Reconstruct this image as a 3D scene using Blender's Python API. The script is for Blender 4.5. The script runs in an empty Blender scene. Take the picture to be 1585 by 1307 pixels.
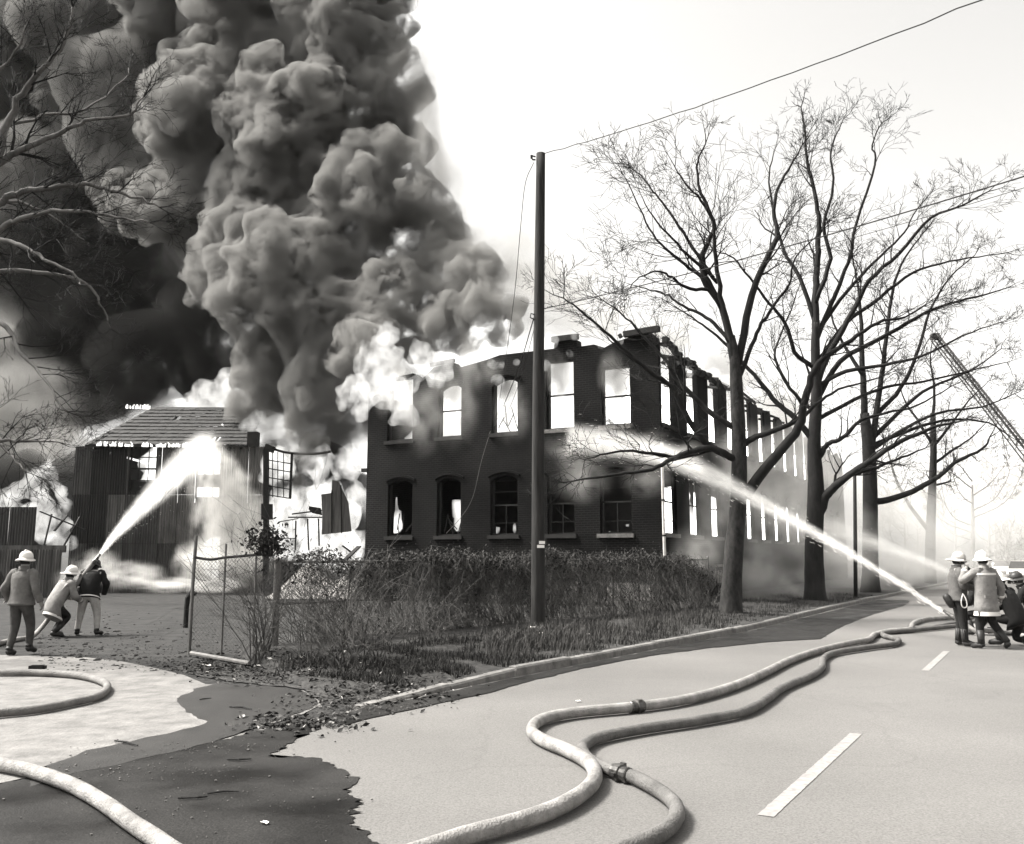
import bpy, bmesh, math, random
import numpy as np
from mathutils import Vector, Matrix, noise
R=math.radians
sc=bpy.context.scene
C=sc.collection
# ---------------------------------------------------------------- camera
F=1400.0; CX=792.5; CY=653.5; H=1.72
TH=math.atan((862-653.5)/F)
cam=bpy.data.cameras.new('camera'); camo=bpy.data.objects.new('camera',cam); C.objects.link(camo)
cam.lens=F/1585*36; cam.sensor_width=36; cam.clip_end=3000; cam.clip_start=.05
camo.location=(0,0,H); camo.rotation_euler=(math.pi/2+TH,0,0)
sc.camera=camo
# ---------------------------------------------------------------- sky, sun, exposure
SUN_EL=R(52); SUN_AZ=R(-82)   # hazy sun high on the left, azimuth from +Y towards +X
w=bpy.data.worlds.new('World'); sc.world=w; w.use_nodes=True
nt=w.node_tree; nt.nodes.clear()
sky=nt.nodes.new('ShaderNodeTexSky'); sky.sky_type='NISHITA'; sky.sun_disc=False
sky.sun_elevation=SUN_EL; sky.sun_rotation=SUN_AZ; sky.air_density=1.0; sky.dust_density=4.0; sky.ozone_density=1.0
bw=nt.nodes.new('ShaderNodeRGBToBW')
tint=nt.nodes.new('ShaderNodeMix'); tint.data_type='RGBA'; tint.blend_type='MULTIPLY'; tint.inputs[0].default_value=1
tint.inputs[7].default_value=(1.0,.985,.955,1)
bg=nt.nodes.new('ShaderNodeBackground'); bg.inputs[1].default_value=.125
out=nt.nodes.new('ShaderNodeOutputWorld')
nt.links.new(sky.outputs[0],bw.inputs[0]); nt.links.new(bw.outputs[0],tint.inputs[6]); nt.links.new(tint.outputs[2],bg.inputs[0]); nt.links.new(bg.outputs[0],out.inputs[0])
sun=bpy.data.lights.new('sun','SUN'); sun.energy=2.6; sun.angle=R(14); sun.color=(1,.97,.92)
suno=bpy.data.objects.new('sun',sun); C.objects.link(suno)
sd=Vector((math.sin(SUN_AZ)*math.cos(SUN_EL),math.cos(SUN_AZ)*math.cos(SUN_EL),math.sin(SUN_EL)))
suno.rotation_euler=sd.to_track_quat('Z','Y').to_euler()
sc.view_settings.view_transform='Standard'; sc.view_settings.look='None'; sc.view_settings.exposure=2.0; sc.view_settings.gamma=1
sc.cycles.use_denoising=True
sc.cycles.max_bounces=6; sc.cycles.volume_bounces=2; sc.cycles.transparent_max_bounces=16
sc.cycles.caustics_reflective=False; sc.cycles.caustics_refractive=False
sc.cycles.sample_clamp_indirect=4
def ray(px,py):
    u=(px-CX)/F; v=(CY-py)/F
    return Vector((u,math.cos(TH)-v*math.sin(TH),math.sin(TH)+v*math.cos(TH)))
def P(px,py,Y):
    """point at distance Y in front of the standpoint, seen in that direction"""
    d=ray(px,py); return Vector((0,0,H))+d*(Y/d.y)
def G(px,py,z=0.0):
    d=ray(px,py); t=(z-H)/d.z; return Vector((0,0,H))+d*t
# ---------------------------------------------------------------- tags
def tag(o,label=None,cat=None,group=None,kind=None):
    if label: o['label']=label
    if cat: o['category']=cat
    if group: o['group']=group
    if kind: o['kind']=kind
    return o
def empty(name,loc=(0,0,0),rz=0,label=None,cat=None,group=None,kind=None):
    o=bpy.data.objects.new(name,None); C.objects.link(o); o.location=loc; o.rotation_euler=(0,0,rz); o.empty_display_size=.2
    return tag(o,label,cat,group,kind)
def link(name,me,parent=None):
    o=bpy.data.objects.new(name,me); C.objects.link(o)
    if parent: o.parent=parent
    return o
# ---------------------------------------------------------------- mesh collector
class MB:
    def __init__(s): s.v=[]; s.f=[]
    def add(s,vs,fs):
        n=len(s.v); s.v+=[tuple(v) for v in vs]; s.f+=[tuple(i+n for i in f) for f in fs]; return s
    def box(s,c,sz,M=None):
        x,y,z=sz[0]/2,sz[1]/2,sz[2]/2
        vs=[Vector((a*x,b*y,d*z)) for a in(-1,1) for b in(-1,1) for d in(-1,1)]
        if M is not None: vs=[M@v for v in vs]
        vs=[v+Vector(c) for v in vs]
        return s.add(vs,[(0,1,3,2),(4,6,7,5),(0,4,5,1),(2,3,7,6),(0,2,6,4),(1,5,7,3)])
    def bar(s,a,b,w,h=None,roll=0):
        a=Vector(a); b=Vector(b); d=b-a; h=h or w
        M=d.to_track_quat('Z','Y').to_matrix()@Matrix.Rotation(roll,3,'Z')
        return s.box((a+b)/2,(w,h,d.length),M)
    def tube(s,pts,rad,n=6,cap=True):
        pts=[Vector(p) for p in pts]
        if not hasattr(rad,'__len__'): rad=[rad]*len(pts)
        up=None; vs=[]; fs=[]
        for i,p in enumerate(pts):
            t=(pts[min(i+1,len(pts)-1)]-pts[max(i-1,0)])
            if t.length<1e-7: t=Vector((0,0,1))
            t.normalize()
            if up is None:
                up=t.orthogonal().normalized()
            up=(up-t*up.dot(t))
            if up.length<1e-5: up=t.orthogonal()
            up.normalize(); q=t.cross(up)
            for k in range(n):
                a=2*math.pi*k/n; vs.append(p+(up*math.cos(a)+q*math.sin(a))*rad[i])
        for i in range(len(pts)-1):
            for k in range(n):
                fs.append((i*n+k,i*n+(k+1)%n,(i+1)*n+(k+1)%n,(i+1)*n+k))
        if cap:
            fs.append(tuple(range(n))[::-1]); fs.append(tuple((len(pts)-1)*n+k for k in range(n)))
        return s.add(vs,fs)
    def lathe(s,c,prof,n=16,M=None,sx=1,sy=1):
        vs=[];fs=[]
        for r,z in prof:
            for k in range(n):
                a=2*math.pi*k/n; v=Vector((r*math.cos(a)*sx,r*math.sin(a)*sy,z))
                if M is not None: v=M@v
                vs.append(v+Vector(c))
        m=len(prof)
        for i in range(m-1):
            for k in range(n): fs.append((i*n+k,i*n+(k+1)%n,(i+1)*n+(k+1)%n,(i+1)*n+k))
        fs.append(tuple(range(n))[::-1]); fs.append(tuple((m-1)*n+k for k in range(n)))
        return s.add(vs,fs)
    def prism(s,poly,y0,y1,fn=None):
        """poly of (x,z) extruded along y"""
        n=len(poly); vs=[Vector((p[0],y0,p[1])) for p in poly]+[Vector((p[0],y1,p[1])) for p in poly]
        if fn: vs=[fn(v) for v in vs]
        fs=[tuple(range(n))[::-1],tuple(range(n,2*n))]+[(i,(i+1)%n,n+(i+1)%n,n+i) for i in range(n)]
        return s.add(vs,fs)
    def mesh(s,name,mat,smooth=False,fix=True):
        me=bpy.data.meshes.new(name); me.from_pydata(s.v,[],s.f)
        if fix and len(s.f)<60000:
            bm=bmesh.new(); bm.from_mesh(me); bmesh.ops.recalc_face_normals(bm,faces=bm.faces); bm.to_mesh(me); bm.free()
        if smooth: me.polygons.foreach_set('use_smooth',[True]*len(me.polygons))
        if mat: me.materials.append(mat)
        return me
    def build(s,name,mat,parent=None,smooth=False,**k):
        o=link(name,s.mesh(name,mat,smooth),parent); return tag(o,**k)
def smooth_path(pts,sub=6):
    """Catmull-Rom through points"""
    pts=[Vector(p) for p in pts]; q=[pts[0]*2-pts[1]]+pts+[pts[-1]*2-pts[-2]]; out=[]
    for i in range(1,len(q)-2):
        a,b,c,d=q[i-1],q[i],q[i+1],q[i+2]
        for k in range(sub):
            t=k/sub
            out.append(.5*((2*b)+(c-a)*t+(2*a-5*b+4*c-d)*t*t+(3*b-a-3*c+d)*t**3))
    out.append(pts[-1]); return out
# ---------------------------------------------------------------- materials (the photograph is a warm-toned black and white print)
MAT={}
def tone(v): return (min(1,v*1.02),v*.985,v*.945,1)
def mat(name,v,rough=.85,var=.25,scale=6.0,bump=.0,bscale=None,detail=6,spec=.3,v2=None,stretch=(1,1,1),metal=0):
    if name in MAT: return MAT[name]
    m=bpy.data.materials.new(name); m.use_nodes=True; nt=m.node_tree; b=nt.nodes['Principled BSDF']
    b.inputs['Roughness'].default_value=rough; b.inputs['Specular IOR Level'].default_value=spec; b.inputs['Metallic'].default_value=metal
    tc=nt.nodes.new('ShaderNodeTexCoord'); mp=nt.nodes.new('ShaderNodeMapping'); mp.inputs['Scale'].default_value=stretch
    nt.links.new(tc.outputs['Object'],mp.inputs[0])
    n=nt.nodes.new('ShaderNodeTexNoise'); n.inputs['Scale'].default_value=scale; n.inputs['Detail'].default_value=detail; n.inputs['Roughness'].default_value=.65
    nt.links.new(mp.outputs[0],n.inputs['Vector'])
    r=nt.nodes.new('ShaderNodeValToRGB'); r.color_ramp.elements[0].position=.3; r.color_ramp.elements[1].position=.7
    lo,hi=(v*(1-var),v*(1+var)) if v2 is None else (v,v2)
    r.color_ramp.elements[0].color=tone(lo); r.color_ramp.elements[1].color=tone(hi)
    nt.links.new(n.outputs['Fac'],r.inputs[0]); nt.links.new(r.outputs[0],b.inputs['Base Color'])
    if bump:
        n2=nt.nodes.new('ShaderNodeTexNoise'); n2.inputs['Scale'].default_value=bscale or scale*4; n2.inputs['Detail'].default_value=4
        nt.links.new(mp.outputs[0],n2.inputs['Vector'])
        bp=nt.nodes.new('ShaderNodeBump'); bp.inputs['Strength'].default_value=bump; bp.inputs['Distance'].default_value=.02
        nt.links.new(n2.outputs['Fac'],bp.inputs['Height']); nt.links.new(bp.outputs[0],b.inputs['Normal'])
    MAT[name]=m; return m
def N(nt,t,**kw):
    n=nt.nodes.new(t)
    for k,v in kw.items(): setattr(n,k,v)
    return n
def brick_mat(name,vecaxes):
    m=bpy.data.materials.new(name); m.use_nodes=True; nt=m.node_tree; b=nt.nodes['Principled BSDF']; L=nt.links
    tc=N(nt,'ShaderNodeTexCoord'); sp=N(nt,'ShaderNodeSeparateXYZ'); cb=N(nt,'ShaderNodeCombineXYZ')
    L.new(tc.outputs['Object'],sp.inputs[0]); L.new(sp.outputs[2],cb.inputs[1])
    ns=N(nt,'ShaderNodeSeparateXYZ'); L.new(tc.outputs['Normal'],ns.inputs[0]); ax=N(nt,'ShaderNodeMath',operation='ABSOLUTE'); L.new(ns.outputs[0],ax.inputs[0])
    gt=N(nt,'ShaderNodeMath',operation='GREATER_THAN'); gt.inputs[1].default_value=.7; L.new(ax.outputs[0],gt.inputs[0])
    um=N(nt,'ShaderNodeMix',data_type='FLOAT'); L.new(gt.outputs[0],um.inputs[0]); L.new(sp.outputs[0],um.inputs[2]); L.new(sp.outputs[1],um.inputs[3]); L.new(um.outputs[0],cb.inputs[0])
    br=N(nt,'ShaderNodeTexBrick'); br.inputs['Scale'].default_value=1; br.inputs['Brick Width'].default_value=.23; br.inputs['Row Height'].default_value=.082
    br.inputs['Mortar Size'].default_value=.012; br.inputs['Mortar Smooth'].default_value=.3
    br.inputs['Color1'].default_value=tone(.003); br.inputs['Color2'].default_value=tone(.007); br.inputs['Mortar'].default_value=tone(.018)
    L.new(cb.outputs[0],br.inputs['Vector'])
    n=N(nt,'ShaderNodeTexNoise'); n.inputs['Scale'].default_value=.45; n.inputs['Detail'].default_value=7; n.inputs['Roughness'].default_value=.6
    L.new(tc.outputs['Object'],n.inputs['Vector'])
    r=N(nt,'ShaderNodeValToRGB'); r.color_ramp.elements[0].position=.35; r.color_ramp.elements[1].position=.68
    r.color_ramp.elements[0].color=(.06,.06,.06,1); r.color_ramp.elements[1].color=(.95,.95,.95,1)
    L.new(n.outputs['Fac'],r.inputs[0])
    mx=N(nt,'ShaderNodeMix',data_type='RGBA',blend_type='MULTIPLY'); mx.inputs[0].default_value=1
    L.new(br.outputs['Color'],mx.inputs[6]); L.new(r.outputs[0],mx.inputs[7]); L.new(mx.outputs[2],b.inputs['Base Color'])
    bp=N(nt,'ShaderNodeBump'); bp.inputs['Strength'].default_value=.6; bp.inputs['Distance'].default_value=.012; bp.invert=True
    L.new(br.outputs['Fac'],bp.inputs['Height']); L.new(bp.outputs[0],b.inputs['Normal'])
    b.inputs['Roughness'].default_value=.9; b.inputs['Specular IOR Level'].default_value=.15
    return m
def vol_mat(name,density,albedo,aniso=0.0,nscale=0,lo=.4,hi=.62,detail=3,emit=0.0,dlo=0.0,stretch=(1,1,1),step=1.0,nrough=.5):
    """even volume, or one broken up by noise when nscale is set; emit = glow of a flame"""
    m=bpy.data.materials.new(name); m.use_nodes=True; nt=m.node_tree; nt.nodes.clear(); L=nt.links
    o=N(nt,'ShaderNodeOutputMaterial'); v=N(nt,'ShaderNodeVolumePrincipled')
    v.inputs['Color'].default_value=(albedo,albedo*.985,albedo*.955,1); v.inputs['Density'].default_value=density; v.inputs['Anisotropy'].default_value=aniso
    v.inputs['Density Attribute'].default_value=''; v.inputs['Temperature Attribute'].default_value=''
    v.inputs['Emission Color'].default_value=(1,.985,.95,1); v.inputs['Emission Strength'].default_value=emit
    if nscale:
        tc=N(nt,'ShaderNodeTexCoord'); mp=N(nt,'ShaderNodeMapping'); mp.inputs['Scale'].default_value=stretch
        L.new(tc.outputs['Object'],mp.inputs[0])
        n=N(nt,'ShaderNodeTexNoise'); n.inputs['Scale'].default_value=nscale; n.inputs['Detail'].default_value=detail; n.inputs['Roughness'].default_value=nrough; n.inputs['Distortion'].default_value=.4
        L.new(mp.outputs[0],n.inputs['Vector'])
        mr=N(nt,'ShaderNodeMapRange'); mr.inputs[1].default_value=lo; mr.inputs[2].default_value=hi; mr.inputs[3].default_value=dlo; mr.inputs[4].default_value=1
        L.new(n.outputs['Fac'],mr.inputs[0])
        a=N(nt,'ShaderNodeMath',operation='MULTIPLY'); a.inputs[1].default_value=density; L.new(mr.outputs[0],a.inputs[0]); L.new(a.outputs[0],v.inputs['Density'])
        if emit:
            e=N(nt,'ShaderNodeMath',operation='MULTIPLY'); e.inputs[1].default_value=emit; L.new(mr.outputs[0],e.inputs[0]); L.new(e.outputs[0],v.inputs['Emission Strength'])
    m.cycles.volume_step_rate=step
    L.new(v.outputs[0],o.inputs['Volume']); return m
# ================================================================ GROUND
rng=random.Random(11)
M_dirt=mat('yard_dirt',.003,.95,scale=2.6,v2=.034,bump=1.0,bscale=9,detail=12)
M_verge=mat('verge_soil',.008,.95,scale=5,v2=.05,bump=.8,bscale=20)
M_asph=None
def asphalt():
    m=bpy.data.materials.new('pale_asphalt'); m.use_nodes=True; nt=m.node_tree; b=nt.nodes['Principled BSDF']; L=nt.links
    tc=N(nt,'ShaderNodeTexCoord')
    n1=N(nt,'ShaderNodeTexNoise'); n1.inputs['Scale'].default_value=.35; n1.inputs['Detail'].default_value=5; L.new(tc.outputs['Object'],n1.inputs['Vector'])
    r1=N(nt,'ShaderNodeValToRGB'); r1.color_ramp.elements[0].position=.3; r1.color_ramp.elements[1].position=.75; r1.color_ramp.elements[0].color=tone(.112); r1.color_ramp.elements[1].color=tone(.152)
    L.new(n1.outputs['Fac'],r1.inputs[0])
    n2=N(nt,'ShaderNodeTexNoise'); n2.inputs['Scale'].default_value=55; n2.inputs['Detail'].default_value=3; n2.inputs['Roughness'].default_value=.8; L.new(tc.outputs['Object'],n2.inputs['Vector'])
    r2=N(nt,'ShaderNodeValToRGB'); r2.color_ramp.elements[0].position=.33; r2.color_ramp.elements[1].position=.62; r2.color_ramp.elements[0].color=(.66,.66,.66,1); r2.color_ramp.elements[1].color=(1.1,1.1,1.1,1)
    L.new(n2.outputs['Fac'],r2.inputs[0])
    mx=N(nt,'ShaderNodeMix',data_type='RGBA',blend_type='MULTIPLY'); mx.inputs[0].default_value=1; L.new(r1.outputs[0],mx.inputs[6]); L.new(r2.outputs[0],mx.inputs[7])
    # thin cracks and dark scuffs
    vo=N(nt,'ShaderNodeTexVoronoi',feature='DISTANCE_TO_EDGE'); vo.inputs['Scale'].default_value=.22
    dn=N(nt,'ShaderNodeTexNoise'); dn.inputs['Scale'].default_value=1.6; dn.inputs['Detail'].default_value=6
    L.new(tc.outputs['Object'],dn.inputs['Vector']); ad=N(nt,'ShaderNodeMix',data_type='RGBA',blend_type='LINEAR_LIGHT'); ad.inputs[0].default_value=.35
    L.new(tc.outputs['Object'],ad.inputs[6]); L.new(dn.outputs['Color'],ad.inputs[7]); L.new(ad.outputs[2],vo.inputs['Vector'])
    rc=N(nt,'ShaderNodeValToRGB'); rc.color_ramp.elements[0].position=0; rc.color_ramp.elements[1].position=.006; rc.color_ramp.elements[0].color=(.9,.9,.9,1); rc.color_ramp.elements[1].color=(1,1,1,1)
    L.new(vo.outputs['Distance'],rc.inputs[0])
    m2=N(nt,'ShaderNodeMix',data_type='RGBA',blend_type='MULTIPLY'); m2.inputs[0].default_value=1; L.new(mx.outputs[2],m2.inputs[6]); L.new(rc.outputs[0],m2.inputs[7])
    # tyre-polished darker tracks run along the road
    L.new(m2.outputs[2],b.inputs['Base Color'])
    bp=N(nt,'ShaderNodeBump'); bp.inputs['Strength'].default_value=.5; bp.inputs['Distance'].default_value=.01; L.new(n2.outputs['Fac'],bp.inputs['Height']); L.new(bp.outputs[0],b.inputs['Normal'])
    b.inputs['Roughness'].default_value=.85; b.inputs['Specular IOR Level'].default_value=.2
    return m
M_asph=asphalt()
def sheet(name,poly,z,m,kind='structure',parent=None):
    bm=bmesh.new(); vs=[bm.verts.new((p[0],p[1],z)) for p in poly]; f=bm.faces.new(vs)
    if f.normal.z<0: bmesh.ops.reverse_faces(bm,faces=[f])
    bmesh.ops.triangulate(bm,faces=[f])
    me=bpy.data.meshes.new(name); bm.to_mesh(me); bm.free(); me.materials.append(m)
    o=link(name,me,parent)
    if kind: o['kind']=kind
    return o
gm=MB(); gm.add([(-900,-60,0),(900,-60,0),(900,1500,0),(-900,1500,0)],[(0,1,2,3)])
gm.build('ground',M_dirt,kind='structure')
RD=R(31.5); rdir=Vector((math.sin(RD),math.cos(RD),0)); rnor=Vector((rdir.y,-rdir.x,0))
edge_px=[(-160,1262),(0,1217),(150,1184),(300,1152),(430,1124),(560,1097),(640,1081),(760,1056),(870,1034),(1000,1008),(1160,976),(1310,939)]
edge=[G(*p) for p in edge_px]
e0=edge[0]-rdir*14; far=edge[-1]+rdir*400
road_poly=[e0]+edge+[far, far+rnor*13, e0+rnor*13]
road=sheet('road',road_poly,.004,M_asph)
# painted lane dashes (parts of the road)
M_paint=mat('road_paint',.15,.8,scale=14,v2=.26,detail=8)
la=G(1185,1265); lb=G(1325,1137); ld=(lb-la).normalized(); ln=Vector((ld.y,-ld.x,0))
for k in range(7):
    a=la+ld*(k*9.05); b=a+ld*(lb-la).length
    q=MB(); wv=.055
    n_=60; jit=lambda i,s_:.010*noise.noise(Vector((i*.9,s_,k)))
    q.add([(*(a.lerp(b,i/n_)+ln*(s_*wv+jit(i,s_))+ld*(jit(s_*7,3) if i in(0,n_) else 0)).xy,.009) for i in range(n_+1) for s_ in(-1,1)],[(2*i,2*i+1,2*i+3,2*i+2) for i in range(n_)]); q.build('lane_marking',M_paint,road)
# pale concrete apron of the drive
M_conc=mat('drive_concrete',.085,.9,scale=3.2,v2=.19,bump=.6,bscale=25,detail=12)
ap_px=[(-200,1005),(-40,1014),(60,1016),(130,1018),(190,1025),(240,1035),(285,1046),(318,1060),(400,1064),(470,1070),(500,1090),(470,1106),(420,1122),(300,1150),(150,1182),(0,1214),(-200,1262)]
sheet('driveway',[G(*p) for p in ap_px],.008,M_conc)
# ---- wet, dark patches: thin sheets with ragged edges
def wet_mat():
    m=bpy.data.materials.new('wet_asphalt'); m.use_nodes=True; nt=m.node_tree; b=nt.nodes['Principled BSDF']; L=nt.links
    tc=N(nt,'ShaderNodeTexCoord')
    n=N(nt,'ShaderNodeTexNoise'); n.inputs['Scale'].default_value=1.1; n.inputs['Detail'].default_value=8; L.new(tc.outputs['Object'],n.inputs['Vector'])
    r=N(nt,'ShaderNodeValToRGB'); r.color_ramp.elements[0].position=.32; r.color_ramp.elements[1].position=.72; r.color_ramp.elements[0].color=tone(.006); r.color_ramp.elements[1].color=tone(.024); L.new(n.outputs['Fac'],r.inputs[0])
    n2=N(nt,'ShaderNodeTexNoise'); n2.inputs['Scale'].default_value=70; n2.inputs['Detail'].default_value=2; L.new(tc.outputs['Object'],n2.inputs['Vector'])
    r2=N(nt,'ShaderNodeValToRGB'); r2.color_ramp.elements[0].position=.4; r2.color_ramp.elements[1].position=.72; r2.color_ramp.elements[0].color=(.7,.7,.7,1); r2.color_ramp.elements[1].color=(1.9,1.9,1.9,1); L.new(n2.outputs['Fac'],r2.inputs[0])
    mx=N(nt,'ShaderNodeMix',data_type='RGBA',blend_type='MULTIPLY'); mx.inputs[0].default_value=1; L.new(r.outputs[0],mx.inputs[6]); L.new(r2.outputs[0],mx.inputs[7]); L.new(mx.outputs[2],b.inputs['Base Color'])
    rr=N(nt,'ShaderNodeMapRange'); rr.inputs[1].default_value=.35; rr.inputs[2].default_value=.6; rr.inputs[3].default_value=.35; rr.inputs[4].default_value=.75; L.new(n.outputs['Fac'],rr.inputs[0]); L.new(rr.outputs[0],b.inputs['Roughness'])
    bp=N(nt,'ShaderNodeBump'); bp.inputs['Strength'].default_value=.35; bp.inputs['Distance'].default_value=.01; L.new(n2.outputs['Fac'],bp.inputs['Height']); L.new(bp.outputs[0],b.inputs['Normal'])
    b.inputs['Specular IOR Level'].default_value=.12
    return m
M_wet=wet_mat()
def ragged(pts,amp,step=.12,seed=0,streak=None):
    """closed outline subdivided and shaken; amp in metres"""
    out=[]; n=len(pts)
    for i in range(n):
        a=pts[i]; b=pts[(i+1)%n]; L_=(b-a).length; k=max(1,int(L_/step))
        for j in range(k):
            p=a.lerp(b,j/k); nn=noise.noise(Vector((p.x*2.3,p.y*2.3,seed)))*amp+noise.noise(Vector((p.x*9,p.y*16,seed+5)))*amp*.5+abs(noise.noise(Vector((p.x*4,p.y*34,seed+8))))*amp*.6
            out.append(p+Vector(((b-a).y,-(b-a).x,0)).normalized()*nn if L_>0 else p)
    return out
w1=[(620,1330),(566,1307),(557,1285),(544,1252),(530,1226),(546,1212),(534,1200),(500,1183),(450,1177),(408,1174),(440,1160),(475,1142),(500,1122),(540,1108),(560,1101),(440,1127),(300,1156),(150,1187),(60,1207),(20,1216),(-60,1232),(-200,1270),(-200,1330)]
sheet('wet_patch',ragged([G(*p) for p in w1],.16,.035,1),.012,M_wet)
w2=[(272,1083),(300,1068),(330,1061),(420,1064),(468,1070),(498,1090),(470,1104),(420,1119),(330,1152),(200,1182),(120,1200),(40,1222),(60,1190),(150,1160),(240,1141),(300,1128),(318,1118),(285,1104)]
sheet('wet_patch',ragged([G(*p) for p in w2],.06,.1,2),.0135,mat('wet_concrete',.018,.5,scale=2,v2=.035,bump=.3,bscale=60))
w3=[(560,1098),(640,1083),(760,1058),(870,1036),(1000,1010),(1160,978),(1240,958),(1310,941),(1360,929),(1410,930),(1400,938),(1350,952),(1300,972),(1270,990),(1200,994),(1110,1003),(1030,1013),(960,1025),(900,1037),(820,1056),(740,1078),(660,1095),(600,1108),(540,1122),(500,1128)]
sheet('wet_patch',ragged([G(*p) for p in w3],.06,.12,3),.0145,M_wet)
# ---- raised verge between kerb and fence, running on under the trees
FA=G(425,1003,.15); FB=G(1098,942,.15)     # fence foot line
def verge_h(p,t):                   # t: 0 at kerb, 1 at fence and beyond
    return .115+.10*min(1,t)+.05*noise.noise(Vector((p.x*.9,p.y*.9,3)))+.022*noise.noise(Vector((p.x*4,p.y*4,1)))*min(1,t*6)
kerb_px=edge_px[5:]
kl=[G(*p) for p in kerb_px]; kl.append(kl[-1]+rdir*12); kl.append(kl[-1]+rdir*20); kl.append(kl[-1]+rdir*60)
kls=smooth_path(kl,8)
vm=MB(); W_=26; depth_end=[]
inn=-rnor
rows=[]
fdv=(FB-FA); fdv.z=0
def fence_hit(p):
    a,b=inn.xy,fdv.xy; det=a.x*-b.y+b.x*a.y
    rx,ry=FA.x-p.x,FA.y-p.y
    s=(rx*-b.y+b.x*ry)/det; u=(a.x*ry-a.y*rx)/det
    return s,u
for i,p in enumerate(kls):
    row=[]
    sf,uf=fence_hit(p)
    smax=min(7.0,sf+.9) if uf>0 else max(.5,min(sf+.9,(sf+.9)*(1+uf*4.5)))
    if uf>1: smax=7.0
    for j in range(W_):
        s=(j/(W_-1))**1.3*smax
        q=p+inn*(.10+s); t=s/2.6
        endf=min(1,.05+.95*max(0,(p-kls[0]).length/3.2))
        z=verge_h(q,t)*endf if j<W_-1 else -.05
        if i==0: z=-.02
        row.append((q.x,q.y,max(z,-.05)))
    rows.append(row)
for r_ in rows: vm.v+=r_
for i in range(len(rows)-1):
    for j in range(W_-1): vm.f.append((i*W_+j,i*W_+j+1,(i+1)*W_+j+1,(i+1)*W_+j))
verge=vm.build('verge',M_verge,smooth=True,kind='structure')
# litter strip that spreads from the verge's end over the drive mouth
M_lit=mat('leaf_litter_soil',.006,.95,scale=9,v2=.06,bump=1,bscale=30)
l1=[(300,1028),(360,1022),(420,1020),(520,1010),(640,1005),(700,1030),(690,1066),(640,1079),(560,1094),(500,1090),(470,1070),(430,1064),(360,1058),(300,1046),(260,1036)]
sheet('litter_patch',ragged([G(*p) for p in l1],.12,.1,4),.0165,M_lit)
# kerb made of stones
M_kerb=mat('kerb_stone',.08,.9,scale=5,v2=.2,bump=.5,bscale=30)
kerb=empty('kerb',(0,0,0)); kerb['kind']='structure'
acc=0; seg=[kls[2]]; idx=0
def kerb_piece(pts,k):
    q=MB(); rr=random.Random(k); h0=.125+rr.uniform(-.015,.012); n=len(pts); vs=[]; fs=[]
    for i,p in enumerate(pts):
        t=(pts[min(i+1,n-1)]-pts[max(i-1,0)]).normalized(); nr=Vector((-t.y,t.x,0))
        h=h0*min(1,.16+.84*max(0,(p-kls[0]).length/3.2)); g=.006 if i in(0,n-1) else 0
        pp=p+(t*g if i==0 else -t*g if i==n-1 else Vector())
        for a,z in ((0,-.02),(.012,h-.025),(.035,h),(.15,h+.004),(.155,-.02)): vs.append((*(pp+nr*a).xy,z))
    for i in range(n-1):
        for j in range(4): fs.append((i*5+j,i*5+j+1,(i+1)*5+j+1,(i+1)*5+j))
    fs+= [tuple(range(5)),tuple((n-1)*5+j for j in range(5))[::-1]]
    q.add(vs,fs); q.build('kerb_stone',M_kerb,kerb)
L_=0; cur=[kls[0]]
for p in kls[1:]:
    d=(p-cur[-1]).length; cur.append(p); L_+=d
    if L_>1.5: kerb_piece(cur,idx); idx+=1; cur=[p]; L_=0
    if idx>40: break
# ================================================================ BRICK MILL
BA=R(28); CB=G(1026,940); CB=Vector((CB.x,CB.y,0)); 
_Y=31.0; CB=P(1026,862,_Y); CB.z=0
bx=Vector((math.cos(BA),-math.sin(BA),0)); by=Vector((math.sin(BA),math.cos(BA),0))
mill=empty('brick_mill',CB,-BA,'burning two-storey brick mill with flames in its window openings','building')
def fac(px,py):                  # facade plane: local x and height
    d=ray(px,py); o=Vector((0,0,H)); t=(CB-o).dot(by)/d.dot(by); p=o+d*t-CB; return p.dot(bx),p.z
def sid(px,py):                  # side plane: local y and height
    d=ray(px,py); o=Vector((0,0,H)); t=(CB-o).dot(bx)/d.dot(bx); p=o+d*t-CB; return p.dot(by),p.z
M_bf=brick_mat('soot_brick_front',0); M_bs=brick_mat('soot_brick_side',1)
M_char=mat('charred_timber',.007,.9,scale=9,v2=.018,bump=.6,bscale=40)
M_sill=mat('stone_sill',.06,.85,scale=6,v2=.15,bump=.3)
M_soot=mat('sooty_plaster',.01,.95,scale=2,v2=.025)
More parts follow.
